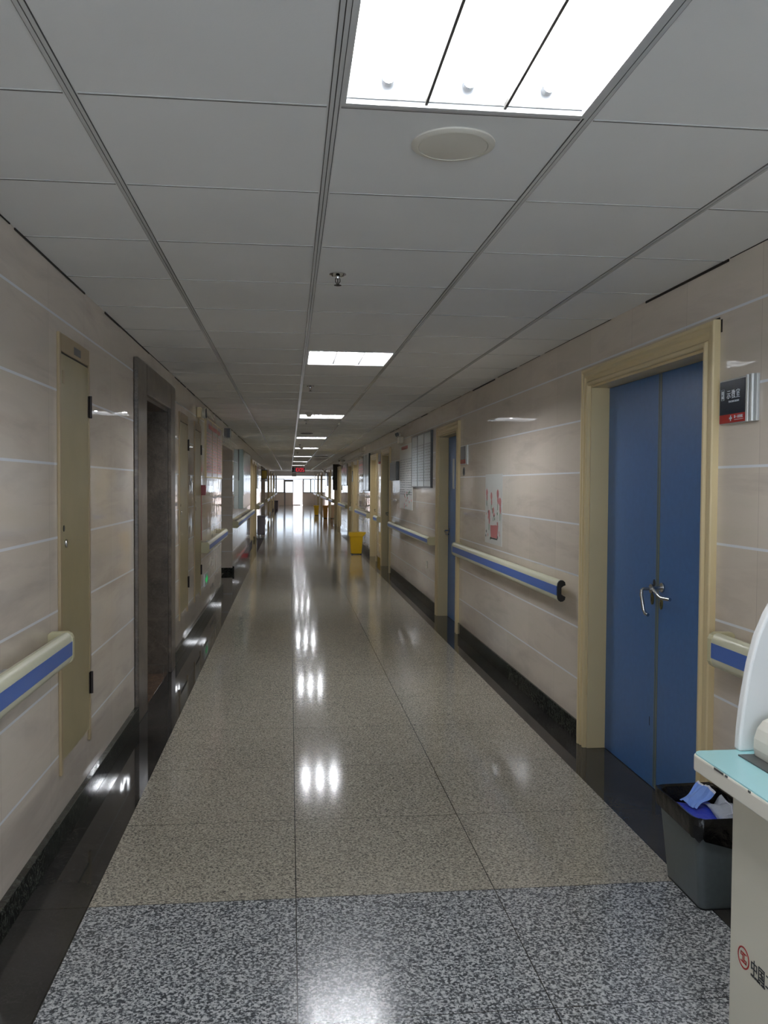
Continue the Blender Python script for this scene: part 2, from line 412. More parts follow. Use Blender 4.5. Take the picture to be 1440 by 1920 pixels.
for x in (-0.4965, 0.100, 0.7085, 1.3035):
    m = MB(); m.box(x - 0.0125, YBACK, CEIL - 0.0015, x + 0.0125, YEND, CEIL + 0.001, 0)
    m.box(x - 0.0105, YBACK, CEIL - 0.003, x - 0.0012, YEND, CEIL, 1); m.box(x + 0.0012, YBACK, CEIL - 0.003, x + 0.0105, YEND, CEIL, 1)
    m.build('main_runner', ['seam', 'metal_paint'], parent=ceiling)
ys = [2.053 - 0.6 * k for k in range(1, 14)] + [2.053, 2.653, 3.253, 3.853, 4.47, 5.12, 5.755, 6.44]
for (a, b) in zip(LIGHTS[2:], LIGHTS[3:]):
    n = round((b[0] - a[1]) / 0.62)
    ys += [a[1] + 0.02 + (b[0] - a[1] - 0.03) * k / n for k in range(1, n + 1)] + [b[1] + 0.02]
ys += [55.2 + 0.6 * k for k in range(9)]
m = MB()
for y in ys:
    for xa, xb in ((XL, -0.513), (-0.48, 0.083), (0.117, 0.692), (0.725, 1.287), (1.32, XR)):
        if xa == 0.117 and any(a - 0.01 < y < b + 0.005 for a, b in LIGHTS): continue
        w = 0.0018 * random.uniform(0.8, 1.7)
        m.box(xa, y - w, CEIL - 0.0008, xb, y + w, CEIL + 0.001, 0)
        m.box(xa, y - w - 0.005, CEIL - 0.0012, xb, y - w, CEIL + 0.001, 1)
m.build('cross_seams', ['seam', 'metal_paint'], parent=ceiling)
m = MB()
for x, s in ((XL, 1), (XR, -1)):
    y = YBACK
    while y < 30:
        L = random.uniform(0.3, 1.6); w = random.choice((0.002, 0.004, 0.007, 0.010))
        m.box(x, y, CEIL - w, x + s * 0.004, y + L * random.uniform(0.6, 1), CEIL); y += L
m.build('edge_gap', 'gap', parent=ceiling)  # dark brown strips laid along the crack between wall and ceiling

# skirting, broken at every opening
def skirting(name, x, s, y0, y1, openings, t, h, label):
    m = MB(); y = y0
    for a, b, _ in sorted(openings): m.box(x, y, 0, x + s * t, a, h); y = b
    m.box(x, y, 0, x + s * t, y1, h)
    tag(m.build(name, 'black_marble', world=True, bevel=0.002), label, 'baseboard', kind='structure')
skirting('baseboard_right', XR, -1, YBACK, YEND, [(a - 0.10, b + 0.10, 0) for a, b, _ in R_DOORS], 0.012, 0.115, 'black veined marble skirting along the right wall')
skirting('baseboard_left', XL, 1, YBACK, YEND, [(5.46, 7.2, 0), (12.28, 14.65, 0)] + [(a - 0.1, b + 0.1, 0) for a, b, _ in L_OPEN[2:4]] + [(28.9, 33.8, 0)] + [(a - 0.1, b + 0.1, 0) for a, b, _ in L_OPEN[5:]], 0.028, 0.105, 'black veined marble skirting along the left wall')

# brown marble doorway on the left
tr = thing('trim_1', 'dark brown marble doorway surround with deep recess on the left wall', 'doorway surround', (XL, 6.3, 0), kind='structure')
m = MB()
m.box(XL, 5.45, 0, XL + 0.028, 5.78, 2.265); m.box(XL, 6.93, 0, XL + 0.028, 7.17, 2.265); m.box(XL, 5.78, 2.07, XL + 0.028, 6.93, 2.265)
m.build('architrave', 'brown_marble', parent=tr, bevel=0.006)
m = MB(); m.box(XL - 0.5, 6.905, 0, XL + 0.002, 6.93, 2.07); m.box(XL - 0.5, 5.78, 0, XL + 0.002, 5.805, 2.07); m.box(XL - 0.5, 5.8, 2.045, XL + 0.002, 6.91, 2.07)
m.build('jamb_lining', 'brown_marble', parent=tr)
m = MB(); m.box(XL - 0.56, 5.7, 0, XL - 0.5, 7.0, CEIL); m.box(XL - 0.5, 5.6, 0, XL - T, 5.78, CEIL); m.box(XL - 0.5, 6.93, 0, XL - T, 7.1, CEIL)
m.box(XL - 0.5, 5.78, 2.07, XL - T, 6.93, CEIL)
m.build('recess_back', 'brown_marble', parent=tr)
m = MB(); m.box(XL - 0.30, 6.885, 0.0, XL - 0.03, 6.905, 0.07); m.build('chipped_skirting', 'brown_marble', parent=tr)
# ------------------------------------------------------------------ right wall doors
def make_door(name, a, b, zt, leaf_mat, double, label, side=1, xw=XR, handle=True, depth=0.10, frame_mat='cream'):
    o = thing(name, label, 'door', (xw, (a + b) / 2, 0), kind='structure')
    s = side                                # +1: wall face at +x side, corridor towards -x
    m = MB(); prof = [(0, -0.003), (0, .020), (.006, .026), (.018, .026), (.026, .014), (.046, .016), (.054, .025), (.074, .023), (.080, .030), (.093, .030), (.097, .024), (.097, -0.003)]
    rings = []
    for cy, cz, sy, sz in ((a, 0, -1, 0), (a, zt, -1, 1), (b, zt, 1, 1), (b, 0, 1, 0)):
        rings.append([m.bm.verts.new((xw - s * d, cy + sy * w, cz + sz * w)) for w, d in prof])
    for p, q in zip(rings, rings[1:]):
        for k in range(len(prof)): m._f([p[k], p[(k + 1) % len(prof)], q[(k + 1) % len(prof)], q[k]])
    m._f(rings[0]); m._f(rings[-1][::-1])
    m.build('architrave', frame_mat, parent=o, bevel=0.002)
    m = MB(); x1 = xw + s * (T - 0.002)
    xj = xw - s * 0.004; m.box(xj, a, 0.001, x1, a + 0.012, zt); m.box(xj, b - 0.012, 0.001, x1, b, zt); m.box(xj, a + 0.012, zt - 0.012, x1, b - 0.012, zt)
    m.build('jamb_lining', frame_mat, parent=o)
    xl0, xl1 = xw + s * depth, xw + s * (depth + 0.036)
    halves = [(a + 0.0135, (a + b) / 2 - 0.0025), ((a + b) / 2 + 0.0025, b - 0.0135)] if double else [(a + 0.0135, b - 0.0135)]
    MB().box(xl1 + s * 0.001, a, 0, xl1 + s * 0.02, b, zt).build('door_stop', 'blk', parent=o)  # unseen black panel added behind the leaf to block sky light
    for (p, q) in halves:
        lf = MB().box(xl0, p, 0.003, xl1, q, zt - 0.014).build('door_leaf', leaf_mat, parent=o, bevel=0.002)
        if double:
            e = q if q < (a + b) / 2 else p; dy = -0.022 if e == q else 0.010
            MB().box(xl0 - s * 0.0012, e, 0.01, xl0, e + dy, zt - 0.016).build('edge_strip', 'stile', parent=lf)
    if handle and not double:
        hy = b - 0.09
        lever(o, xl0, hy, 0.98, -1, s)
    return o

def lever(parent, x, y, z, dirn, s=1, down=False, broken=False):
    h = MB(); h.disc_x(x - s * 0.010, y, z, 0.024, s * 0.010)
    rose = h.build('rose', 'steel', parent=parent, bevel=0.002)
    m = MB()
    if broken: pth = [(x - s * 0.004, y, z), (x - s * 0.045, y, z), (x - s * 0.055, y, z - 0.006), (x - s * 0.058, y - 0.004, z - 0.03), (x - s * 0.052, y - 0.02, z - 0.10), (x - s * 0.048, y - 0.032, z - 0.118), (x - s * 0.044, y - 0.055, z - 0.122)]
    else: pth = [(x - s * 0.004, y, z), (x - s * 0.046, y, z - 0.002), (x - s * 0.054, y + dirn * 0.008, z - 0.006), (x - s * 0.054, y + dirn * 0.09, z - 0.035), (x - s * 0.050, y + dirn * 0.11, z - 0.038), (x - s * 0.040, y + dirn * 0.165, z - 0.036)]
    m.tube(pth, 0.0085, 12)
    m.build('lever', 'steel', parent=parent, smooth=True)

d1 = make_door('door_1', *R_DOORS[0], 'blue_door', True, 'wide blue double door in a cream moulded frame nearest on the right', handle=False)
XD = XR + 0.10
lever(d1, XD, 3.985, 1.005, -1); lever(d1, XD, 4.108, 0.985, 1, broken=True)
for yy, zz in ((4.102, 0.935), (3.998, 0.925)):
    k = MB(); k.disc_x(XD - 0.005, yy, zz, 0.016, 0.005, sz=1.75, mi=0); k.box(XD - 0.0058, yy - 0.003, zz - 0.012, XD - 0.004, yy + 0.003, zz + 0.008, 1)
    k.build('keyhole_plate', ['brass', 'blk'], parent=d1)
MB().disc_x(XD - 0.0012, 4.086, 1.015, 0.014, 0.0012, sz=1.4).build('screw_hole', 'blk', parent=d1)
MB().box(XD - 0.001, 4.115, 0.30, XD, 4.120, 0.345).build('scratch', 'rust', parent=d1)
m = MB(); m.box(XR - 0.002, 3.258, 2.10, XR, 3.268, 2.15); m.box(XR - 0.004, 3.275, 2.150, XR - 0.001, 4.85, 2.160); m.build('frame_gap', 'gap', parent=d1)

d2 = make_door('door_2', *R_DOORS[1], 'blue_door', False, 'narrow blue door with a paper strip, between the notice boards and the near rail')
MB().box(XD - 0.002, 9.33, 1.45, XD, 9.43, 1.78).build('paper_strip', 'paper', parent=d2)
labels = ['grey green door beside the dark wall display on the right', 'cream framed door just beyond the short stub of handrail',
 'cream framed door on the right, behind the pedal bin', 'cream framed door next beyond the pedal bin, on the right wall', 'cream framed door on the right just before the wall planter',
 'cream framed door on the right just beyond the wall planter', 'small far door on the right, third from the end windows', 'small far door on the right, second from the end windows', 'farthest door on the right wall, nearest the end windows']
for i, (a, b, z) in enumerate(R_DOORS[2:]):
    make_door('door_%d' % (i + 3), a, b, z, 'grey_door' if i == 0 else 'cream', False, labels[i])
for i, (a, b, z) in enumerate([L_OPEN[2], L_OPEN[3]] + L_OPEN[5:]):
    make_door('door_%d' % (i + 12), a, b, z, 'cream_dark', False, ['cream door on the left just beyond the green wall cabinet', 'cream door on the left just before the brown cabinet',
      'nearest of the three far doors on the left beyond the lobby', 'middle of the three far doors on the left beyond the lobby', 'farthest door on the left wall'][i], side=-1, xw=XL)

# ------------------------------------------------------------------ end window wall
YE = YEND
def bar(m, x0, x1, z0, z1, d=0.05): m.box(x0, YE - 0.01, z0, x1, YE + d, z1)
we = MB()
we.box(XL - T, YE, 2.05, XR + T, YE + 0.12, CEIL + 0.05)
tag(we.build('wall_front', 'ceiling', world=True), 'white header above the bright end windows', 'wall', kind='structure')
tag(MB().box(XL, YE - 5.6, 2.352, XR, YE - 5.5, CEIL).build('trim_2', 'white', world=True), 'thin ceiling beam far down the corridor', 'beam', kind='structure')
cells = [('window_1', -0.92, -0.42, 0.90, 1.79, 'left tall window pane above the panel at the corridor end'),
         ('window_2', 0.95, 1.42, 0.90, 1.79, 'right window pane above the panel at the corridor end'),
         ('window_3', 1.46, XR, 0.90, 1.79, 'narrow window at the right edge of the corridor end'),
         ('window_4', -0.92, 1.64, 1.83, 2.05, 'long low transom window under the ceiling at the corridor end')]
for n, x0, x1, z0, z1, lb in cells:
    w = thing(n, lb, 'window', ((x0 + x1) / 2, YE, z0), kind='structure')
    m = MB(); t = 0.022
    bar(m, x0 - t, x0 + t, z0 - t, z1 + t); bar(m, x1 - t, x1 + t, z0 - t, z1 + t)
    bar(m, x0 + t, x1 - t, z0 - t, z0 + t); bar(m, x0 + t, x1 - t, z1 - 0.012, z1 + 0.012)
    m.build('window_frame', 'frame_grey', parent=w)
    MB().box(x0 + t, YE + 0.015, z0 + t, x1 - t, YE + 0.021, z1 - 0.01).build('pane', 'glass', parent=w)
m = MB(); bar(m, XL, XL + 0.04, 0, 2.06, 0.08); bar(m, 0.895, 0.945, 0, 1.82, 0.08)
m.box(XL, YE, 0, -0.40, YE + 0.05, 0.88); m.box(0.94, YE, 0, XR, YE + 0.05, 0.88)
tag(m.build('trim_3', 'panel', world=True), 'beige panels below the end windows', 'panel', kind='structure')
dd = thing('door_17', 'closed glazed door with beige lower panel at the corridor end', 'door', (-0.1, YE, 0), kind='structure')
m = MB(); bar(m, -0.40, -0.31, 0, 1.79); bar(m, 0.19, 0.235, 0, 1.79); bar(m, -0.31, 0.19, 1.64, 1.79); m.build('door_frame', 'frame_grey', parent=dd)
MB().box(-0.31, YE, 0, 0.19, YE + 0.045, 0.90).build('lower_panel', 'panel', parent=dd)
MB().box(-0.31, YE + 0.015, 0.90, 0.19, YE + 0.021, 1.64).build('pane', 'glass', parent=dd)
dd = thing('door_18', 'white door standing open outward onto the bright balcony', 'door', (0.9, YE + 0.1, 0), kind='structure')
m = MB(); m.box(0.86, YE + 0.09, 0.03, 0.90, YE + 0.69, 0.9); m.box(0.86, YE + 0.09, 0.9, 0.90, YE + 0.15, 1.78); m.box(0.86, YE + 0.63, 0.9, 0.90, YE + 0.69, 1.78); m.box(0.86, YE + 0.15, 1.7, 0.90, YE + 0.63, 1.78)
m.build('door_leaf', 'white', parent=dd)
MB().box(0.876, YE + 0.15, 0.9, 0.882, YE + 0.63, 1.70).build('pane', 'glass', parent=dd)
tag(MB().box(0.24, YE - 0.02, 0.0, 0.74, YE + 0.08, 0.055).build('door_threshold', 'dgrey'), 'dark sill across the bottom of the open end door', 'threshold')
b = MB(); b.box(-2.5, YE + 0.12, -0.12, 3.2, YE + 2.2, -0.02); b.box(-2.5, YE + 2.1, -0.02, 3.2, YE + 2.2, 0.88)
tag(b.build('trim_4', 'balcony', world=True), 'pale balcony and parapet outside the end windows', 'balcony', kind='structure')

# ------------------------------------------------------------------ ceiling lights
LL = 0.6
def make_light(y0, y1, label):
    xc = (LX0 + LX1) / 2; w = LX1 - LX0
    o = thing('ceiling_light', label, 'ceiling light', (xc, (y0 + y1) / 2, CEIL), 'square recessed lamp fittings along the ceiling')
    z = CEIL; t = 0.014
    m = MB(); m.box(LX0, y0, z - 0.004, LX0 + t, y1, z + 0.02); m.box(LX1 - t, y0, z - 0.004, LX1, y1, z + 0.02)
    m.box(LX0 + t, y0, z - 0.004, LX1 - t, y0 + t, z + 0.02); m.box(LX0 + t, y1 - t, z - 0.004, LX1 - t, y1, z + 0.02)
    m.build('rim', 'metal_paint', parent=o)
    m = MB(); m.box(LX0, y0, z + 0.095, LX1, y1, z + 0.10); m.box(LX0, y0, z + 0.02, LX0 + 0.003, y1, z + 0.10); m.box(LX1 - 0.003, y0, z + 0.02, LX1, y1, z + 0.10)
    m.box(LX0, y0, z + 0.02, LX1, y0 + 0.003, z + 0.10); m.box(LX0, y1 - 0.003, z + 0.02, LX1, y1, z + 0.10)
    m.build('housing', 'white', parent=o)
    cw = (w - 2 * t) / 3
    for k in range(3):
        xa = LX0 + t + k * cw; xb = xa + cw
        m = MB(); n = 12; prof = []
        for i in range(n + 1):
            u = i / n; prof.append((xa + 0.001 + (cw - 0.002) * u, z + 0.008 + 0.075 * (1 - abs(2 * u - 1) ** 2.2)))
        ya, yb = y0 + t, y1 - t
        for (p, q) in zip(prof, prof[1:]):
            v = [m.bm.verts.new(c_) for c_ in ((p[0], ya + 0.05 * (p[1] - z) / 0.08, p[1]), (q[0], ya + 0.05 * (q[1] - z) / 0.08, q[1]), (q[0], yb - 0.05 * (q[1] - z) / 0.08, q[1]), (p[0], yb - 0.05 * (p[1] - z) / 0.08, p[1]))]
            m._f(v)
        for yy, s in ((ya, 1), (yb, -1)):
            vs = [m.bm.verts.new((p[0], yy + s * 0.05 * (p[1] - z) / 0.08, p[1])) for p in prof]; m._f(vs)
        tr_ = m.build('reflector_trough', 'reflector', parent=o)
        xm = (xa + xb) / 2
        MB().tube([(xm, ya + 0.045, z + 0.04), (xm, yb - 0.045, z + 0.04)], 0.012, 12).build('lamp_tube', 'tube', parent=tr_, smooth=True)
        MB().tube([(xm, ya + 0.024, z + 0.04), (xm, ya + 0.045, z + 0.04)], 0.0135, 12).build('tube_cap', 'white', parent=tr_)
        MB().tube([(xm, yb - 0.045, z + 0.04), (xm, yb - 0.024, z + 0.04)], 0.0135, 12).build('tube_cap', 'white', parent=tr_)
        if k < 2: MB().box(xb - 0.0032, ya, z + 0.001, xb + 0.0032, yb, z + 0.012).build('divider', 'seam', parent=o)
    return o
Ldesc = ['lit square lamp fitting behind the viewer, over the grey tiles', 'largest lit square lamp fitting, at the top of the picture', 'lit lamp fitting with three cells, second along the ceiling', 'lit lamp fitting behind the round smoke detector', 'lit lamp fitting just beyond the round ceiling diffuser',
 'fifth lit lamp fitting along, a thin bright bar', 'lit lamp fitting beside the dark ceiling vent', 'lit lamp fitting second beyond the dark vent', 'lit lamp fitting just before the red clock', 'lit lamp fitting just beyond the red clock', 'farthest lamp fitting, nearest the end windows']
for (a, b), d in zip(LIGHTS, Ldesc):
    make_light(a, b, d)

# ------------------------------------------------------------------ ceiling fittings
def make_speaker(x, y, label):
    o = thing('ceiling_speaker', label, 'speaker', (x, y, CEIL))
    MB().lathe(x, y, [(0.108, CEIL), (0.108, CEIL - 0.004), (0.098, CEIL - 0.009), (0.09, CEIL - 0.009), (0.088, CEIL)], 40).build('bezel', 'offwhite', parent=o, smooth=True)
    MB().lathe(x, y, [(0.0885, CEIL - 0.002), (0.0885, CEIL - 0.008), (0.05, CEIL - 0.010), (0.002, CEIL - 0.011)], 40).build('grille', 'offwhite', parent=o, smooth=True)
    return o
make_speaker(0.417, 2.235, 'round off-white ceiling speaker beside the biggest lamp fitting')

def make_sprinkler(x, y, label, k=1.0):
    o = thing('fire_sprinkler', label, 'sprinkler', (x, y, CEIL), 'fire sprinklers on the ceiling')
    z = CEIL
    MB().lathe(x, y, [(0.036 * k, z), (0.036 * k, z - 0.003), (0.024 * k, z - 0.010), (0.010, z - 0.012), (0.009, z - 0.02)], 24).build('escutcheon', 'chrome', parent=o, smooth=True)
    m = MB()
    for s in (-1, 1): m.tube([(x + s * 0.008, y, z - 0.012), (x + s * 0.010, y, z - 0.03), (x + s * 0.002, y, z - 0.046)], 0.002, 6)
    m.tube([(x, y, z - 0.015), (x, y, z - 0.046)], 0.0022, 6)
    m.build('yoke', 'rust', parent=o)
    MB().lathe(x, y, [(0.015, z - 0.046), (0.016, z - 0.048), (0.004, z - 0.050)], 16).build('deflector', 'rust', parent=o)
    return o
for x, y, d in ((0.197, 3.66, 'nearest chrome sprinkler hanging from the ceiling'), (0.18, 7.83, 'sprinkler just beyond the second lamp fitting'), (0.222, 12.1, 'sprinkler just beyond the smoke detector'), (0.22, 19.4, 'sprinkler between the round diffuser and the farther smoke detector'), (0.21, 24.2, 'sprinkler just beyond the farther smoke detector'), (0.2, 30.5, 'farthest small sprinkler, beyond the ceiling vent')):
    make_sprinkler(x, y, d, 1.0)

def make_smoke(x, y, label):
    o = thing('smoke_detector', label, 'smoke detector', (x, y, CEIL))
    MB().lathe(x, y, [(0.052, CEIL), (0.052, CEIL - 0.012), (0.046, CEIL - 0.016)], 28).build('base', 'offwhite', parent=o, smooth=True)
    MB().lathe(x, y, [(0.044, CEIL - 0.016), (0.04, CEIL - 0.03), (0.024, CEIL - 0.044), (0.022, CEIL - 0.052)], 28).build('sensor_head', 'offwhite', parent=o, smooth=True)
make_smoke(0.232, 10.75, 'nearer round smoke detector in front of a lit lamp fitting')
make_smoke(0.27, 20.7, 'farther round smoke detector in front of a thin lit lamp fitting')

o = thing('ceiling_diffuser', 'round dark-rimmed air diffuser between two lamp fittings', 'air vent', (0.285, 15.1, CEIL))
MB().lathe(0.285, 15.1, [(0.11, CEIL), (0.11, CEIL - 0.012), (0.088, CEIL - 0.014), (0.088, CEIL - 0.004)], 32).build('outer_ring', 'dgrey', parent=o, smooth=True)
MB().lathe(0.285, 15.1, [(0.07, CEIL - 0.004), (0.06, CEIL - 0.012), (0.03, CEIL - 0.014)], 32).build('centre_cone', 'ink', parent=o, smooth=True)
MB().box(0.198, 15.092, CEIL - 0.012, 0.372, 15.108, CEIL - 0.002).build('crossbar', 'blk', parent=o)
o = thing('ceiling_vent', 'dark rectangular vent beside the right ceiling runner', 'air vent', (0.98, 27.7, CEIL))  # grille put in where a ceiling tile is missing
m = MB(); m.box(0.76, 27.4, CEIL - 0.012, 1.2, 27.43, CEIL); m.box(0.76, 27.97, CEIL - 0.012, 1.2, 28.0, CEIL); m.box(0.76, 27.43, CEIL - 0.012, 0.79, 27.97, CEIL); m.box(1.17, 27.43, CEIL - 0.012, 1.2, 27.97, CEIL)
m.build('frame', 'dgrey', parent=o)
m = MB(); m.box(0.79, 27.43, CEIL - 0.003, 1.17, 27.97, CEIL)
for k in range(8): m.box(0.79, 27.47 + k * 0.065, CEIL - 0.012, 1.17, 27.48 + k * 0.065, CEIL - 0.003)
m.build('slats', 'blk', parent=o)

# hanging red clock, 10:05
o = thing('digital_clock', 'red digital clock reading 10:05 hanging under the ceiling', 'clock', (0.44, 45, 2.09))
MB().box(0.10, 45.0, 2.09, 0.78, 45.08, 2.35).build('case', 'blk', parent=o, bevel=0.006)
MB().box(0.20, 44.996, 2.105, 0.765, 45.0, 2.335).build('face', 'ledback', parent=o)
m = MB()
SEG = {'a': (0, 1, 1, 1), 'b': (1, .5, 1, 1), 'c': (1, 0, 1, .5), 'd': (0, 0, 1, 0), 'e': (0, 0, 0, .5), 'f': (0, .5, 0, 1), 'g': (0, .5, 1, .5)}
DG = {'0': 'abcdef', '1': 'bc', '5': 'acdfg'}
for ch, x in (('1', 0.23), ('0', 0.345), ('0', 0.505), ('5', 0.635)):
    for sgm in DG[ch]:
        a, b_, c_, d_ = SEG[sgm]; W_, H_ = 0.085, 0.16; t = 0.009
        m.box(x + a * W_ - t, 44.992, 2.14 + b_ * H_ - t, x + c_ * W_ + t, 44.996, 2.14 + d_ * H_ + t)
for zz in (2.19, 2.25): m.box(0.462, 44.992, zz - 0.008, 0.474, 44.996, zz + 0.008)
m.build('digits', 'led', parent=o)
m = MB(); m.tube([(0.2, 45.04, 2.35), (0.2, 45.04, CEIL)], 0.008, 6); m.tube([(0.68, 45.04, 2.35), (0.68, 45.04, CEIL)], 0.008, 6); m.build('hanger', 'blk', parent=o)
o = thing('hanging_sign', 'small grey sign box hanging from the ceiling beyond the red clock', 'sign', (0.26, 51, 1.9))
MB().box(0.12, 51, 1.93, 0.37, 51.06, 2.12).build('sign_box', 'frame_grey', parent=o, bevel=0.004)
m = MB(); m.tube([(0.17, 51.03, 2.12), (0.17, 51.03, CEIL)], 0.01, 6); m.tube([(0.32, 51.03, 2.12), (0.32, 51.03, CEIL)], 0.01, 6); m.build('hanger', 'frame_grey', parent=o)

# ------------------------------------------------------------------ handrails
def make_rail(side, y0, y1, z0, z1, label, open_near=False):
    xw = XR if side > 0 else XL; s = side        # corridor direction is -s
    h = z1 - z0; zc = (z0 + z1) / 2
    o = thing('handrail', label, 'handrail', (xw - s * 0.05, (y0 + y1) / 2, z0), 'cream and blue handrails on the corridor walls')
    X = lambda d: xw - s * d
    outer = [(0.045, z1 - 0.030), (0.048, z1 - 0.012), (0.060, z1 - 0.002), (0.074, z1), (0.086, z1 - 0.007), (0.093, z1 - 0.02), (0.095, z1 - 0.034), (0.095, z0 + 0.034), (0.093, z0 + 0.02), (0.086, z0 + 0.007), (0.074, z0), (0.060, z0 + 0.002), (0.048, z0 + 0.012), (0.045, z0 + 0.030),
             (0.058, z0 + 0.036), (0.070, z0 + 0.045), (0.070, z1 - 0.045), (0.058, z1 - 0.036)]
    e = 0.03 if y1 - y0 > 0.3 else 0.01
    ya = y0 + (0 if open_near else e); yb = y1 - e
    MB().prism([(X(d), z) for d, z in outer], 'y', ya, yb).build('rail_body', 'rail', parent=o, smooth=True)
    MB().box(X(0.094), ya, zc - h * 0.215, X(0.0965), yb, zc + h * 0.215).build('blue_strip', 'rail_blue', parent=o)
    for k, (p, q) in enumerate(((y0, ya), (yb, y1))):
        if k == 0 and open_near:
            MB().prism([(X(min(d, 0.094)), z) for d, z in outer], 'y', y0 - 0.012, y0 + 0.001).build('end_stop', 'blk', parent=o); continue
        m = MB(); m.prism([(X(d), z) for d, z in ((0.0, z1 - 0.01), (0.012, z1), (0.075, z1 + 0.001), (0.090, z1 - 0.008), (0.0975, z1 - 0.024), (0.0975, z0 + 0.024), (0.090, z0 + 0.008), (0.075, z0 - 0.001), (0.012, z0), (0.0, z0 + 0.01))], 'y', p, q)
        m.build('end_cap', 'rail_end', parent=o, bevel=0.003)
    n = max(1, int((y1 - y0) / 1.1))
    for k in range(n):
        y = y0 + (y1 - y0) * (k + 0.5) / n
        MB().box(X(0.0), y - 0.03, zc - 0.03, X(0.071), y + 0.03, zc + 0.03).build('bracket', 'alu', parent=o)
    return o
rails_R = [(2.25, 3.145, .805, .938, 'handrail stub beside the white kiosk, right of the wide blue door', False),
           (5.03, 8.42, .797, .927, 'handrail with a black open end, between the wide and narrow blue doors', True),
           (9.93, 14.1, .79, .885, 'handrail under the notice boards on the right wall', False),
           (15.86, 16.62, .79, .90, 'short handrail stub between two cream door frames on the right', False),
           (18.05, 21.4, .78, .89, 'handrail above the pedal bin on the right wall', False),
           (22.95, 23.4, .78, .89, 'tiny handrail stub beyond the pedal bin on the right', False),
           (25.1, 28.9, .78, .89, 'right wall handrail just before the wall planter', False), (32.7, 36.1, .78, .89, 'right wall handrail just beyond the wall planter', False),
           (37.8, 45.8, .78, .89, 'long far handrail on the right, above the ochre bin', False), (47.5, 51.4, .78, .89, 'second farthest right handrail', False), (53.0, 60.3, .78, .89, 'farthest right handrail, ending at the end windows', False)]
for r in rails_R: make_rail(1, *r)
rails_L = [(-1.1, 3.56, .772, .90, 'large handrail cutting across the nearest panel door on the left'), (9.385, 12.22, .748, .862, 'left handrail under the framed board, ending at the side passage'),
           (14.68, 21.6, .745, .86, 'left handrail under the grey green wall cabinet'), (24.8, 28.8, .76, .87, 'left handrail above the brown cabinet'), (33.95, 38.3, .77, .88, 'left handrail just beyond the lobby'), (39.9, 43.8, .77, .88, 'left handrail second beyond the lobby'), (45.4, 49.8, .77, .88, 'left handrail third beyond the lobby'), (51.4, 60.3, .77, .88, 'farthest left handrail, ending at the end windows')]
for r in rails_L: make_rail(-1, *r)

# ------------------------------------------------------------------ shaft doors on the left wall
def make_shaft_door(y0, y1, z0, z1, label, detail=True, tall_hw=0.0):
    o = thing('panel_door', label, 'access door', (XL, (y0 + y1) / 2, z0), 'narrow cream access doors on the left wall')
    x = XL; t = 0.012
    m = MB(); m.box(x, y0, z0 - 0.05, x + t, y0 + 0.028, z1); m.box(x, y1 - 0.028, z0 - 0.05, x + t, y1, z1); m.box(x, y0 + 0.028, z1 - 0.075, x + t, y1 - 0.028, z1)
    m.build('door_frame', 'cream_frame', parent=o, bevel=0.002)
    MB().box(x, y0 + 0.028, z0, x + 0.004, y1 - 0.028, z1 - 0.07).build('shadow_gap', 'blk', parent=o)
    lf = MB().box(x + 0.001, y0 + 0.031, z0 + 0.006, x + 0.010, y1 - 0.031, z1 - 0.084).build('door_leaf', 'cream_dark', parent=o, bevel=0.001)
    for zc in ((z1 - 0.265), (z0 + 0.225)):
        m = MB(); m.tube([(x + 0.018, y1 - 0.022, zc - 0.052), (x + 0.018, y1 - 0.022, zc + 0.052)], 0.0075, 10); m.box(x + 0.009, y1 - 0.04, zc - 0.05, x + 0.013, y1 - 0.006, zc + 0.05)
        m.build('hinge', 'rust', parent=o)
    MB().disc_x(x + 0.010, y0 + 0.060, 1.30, 0.012, 0.002, sz=1.1).build('keyhole', 'blk', parent=lf)
    m = MB(); m.disc_x(x + 0.010, y0 + 0.088, 1.235, 0.011, 0.006, mi=0, sz=1.7); m.build('pull_ring', 'steel', parent=lf, bevel=0.002)
    if detail:
        MB().box(x + 0.010, y0 + 0.052, 1.905, x + 0.0115, y0 + 0.082, 1.962).build('sticker', 'cream_frame', parent=lf)
        MB().box(x + t, y0 + 0.24, 2.052, x + t + 0.001, y0 + 0.36, 2.085).build('label_plate', 'ink', parent=o)
    return o
make_shaft_door(3.69, 4.235, 0.32, 2.112, 'nearest narrow cream panel door, partly behind the handrail')
make_shaft_door(7.60, 8.21, 0.35, 2.11, 'narrow cream panel door just beyond the brown marble doorway', False)
make_shaft_door(8.79, 9.38, 0.35, 2.11, 'farthest narrow cream panel door, beside the red alarm box', False)

# ------------------------------------------------------------------ left wall fittings
def emergency_light(side, y, z, label, ears=True):
    xw = XR if side > 0 else XL; s = side; X = lambda d: xw - s * d
    o = thing('emergency_light', label, 'emergency light', (xw, y, z), 'wall emergency lights')
    MB().box(X(0), y - 0.13, z, X(0.06), y + 0.13, z + 0.10).build('battery_box', 'offwhite', parent=o, bevel=0.006)
    for k in (-1, 1):
        m = MB(); yy = y + k * 0.085
        m.tube([(X(0.04), yy, z + 0.10), (X(0.05), yy, z + 0.125)], 0.008, 8)
        m.tube([(X(0.035), yy, z + 0.15), (X(0.05), yy - 0.01, z + 0.145), (X(0.085), yy - 0.03, z + 0.135)], [0.016, 0.030, 0.036], 14)
        h = m.build('lamp_head', 'offwhite', parent=o, smooth=True)
        MB().tube([(X(0.0855), yy - 0.0305, z + 0.135), (X(0.088), yy - 0.032, z + 0.134)], 0.030, 14).build('lens', 'ink', parent=h)
    return o
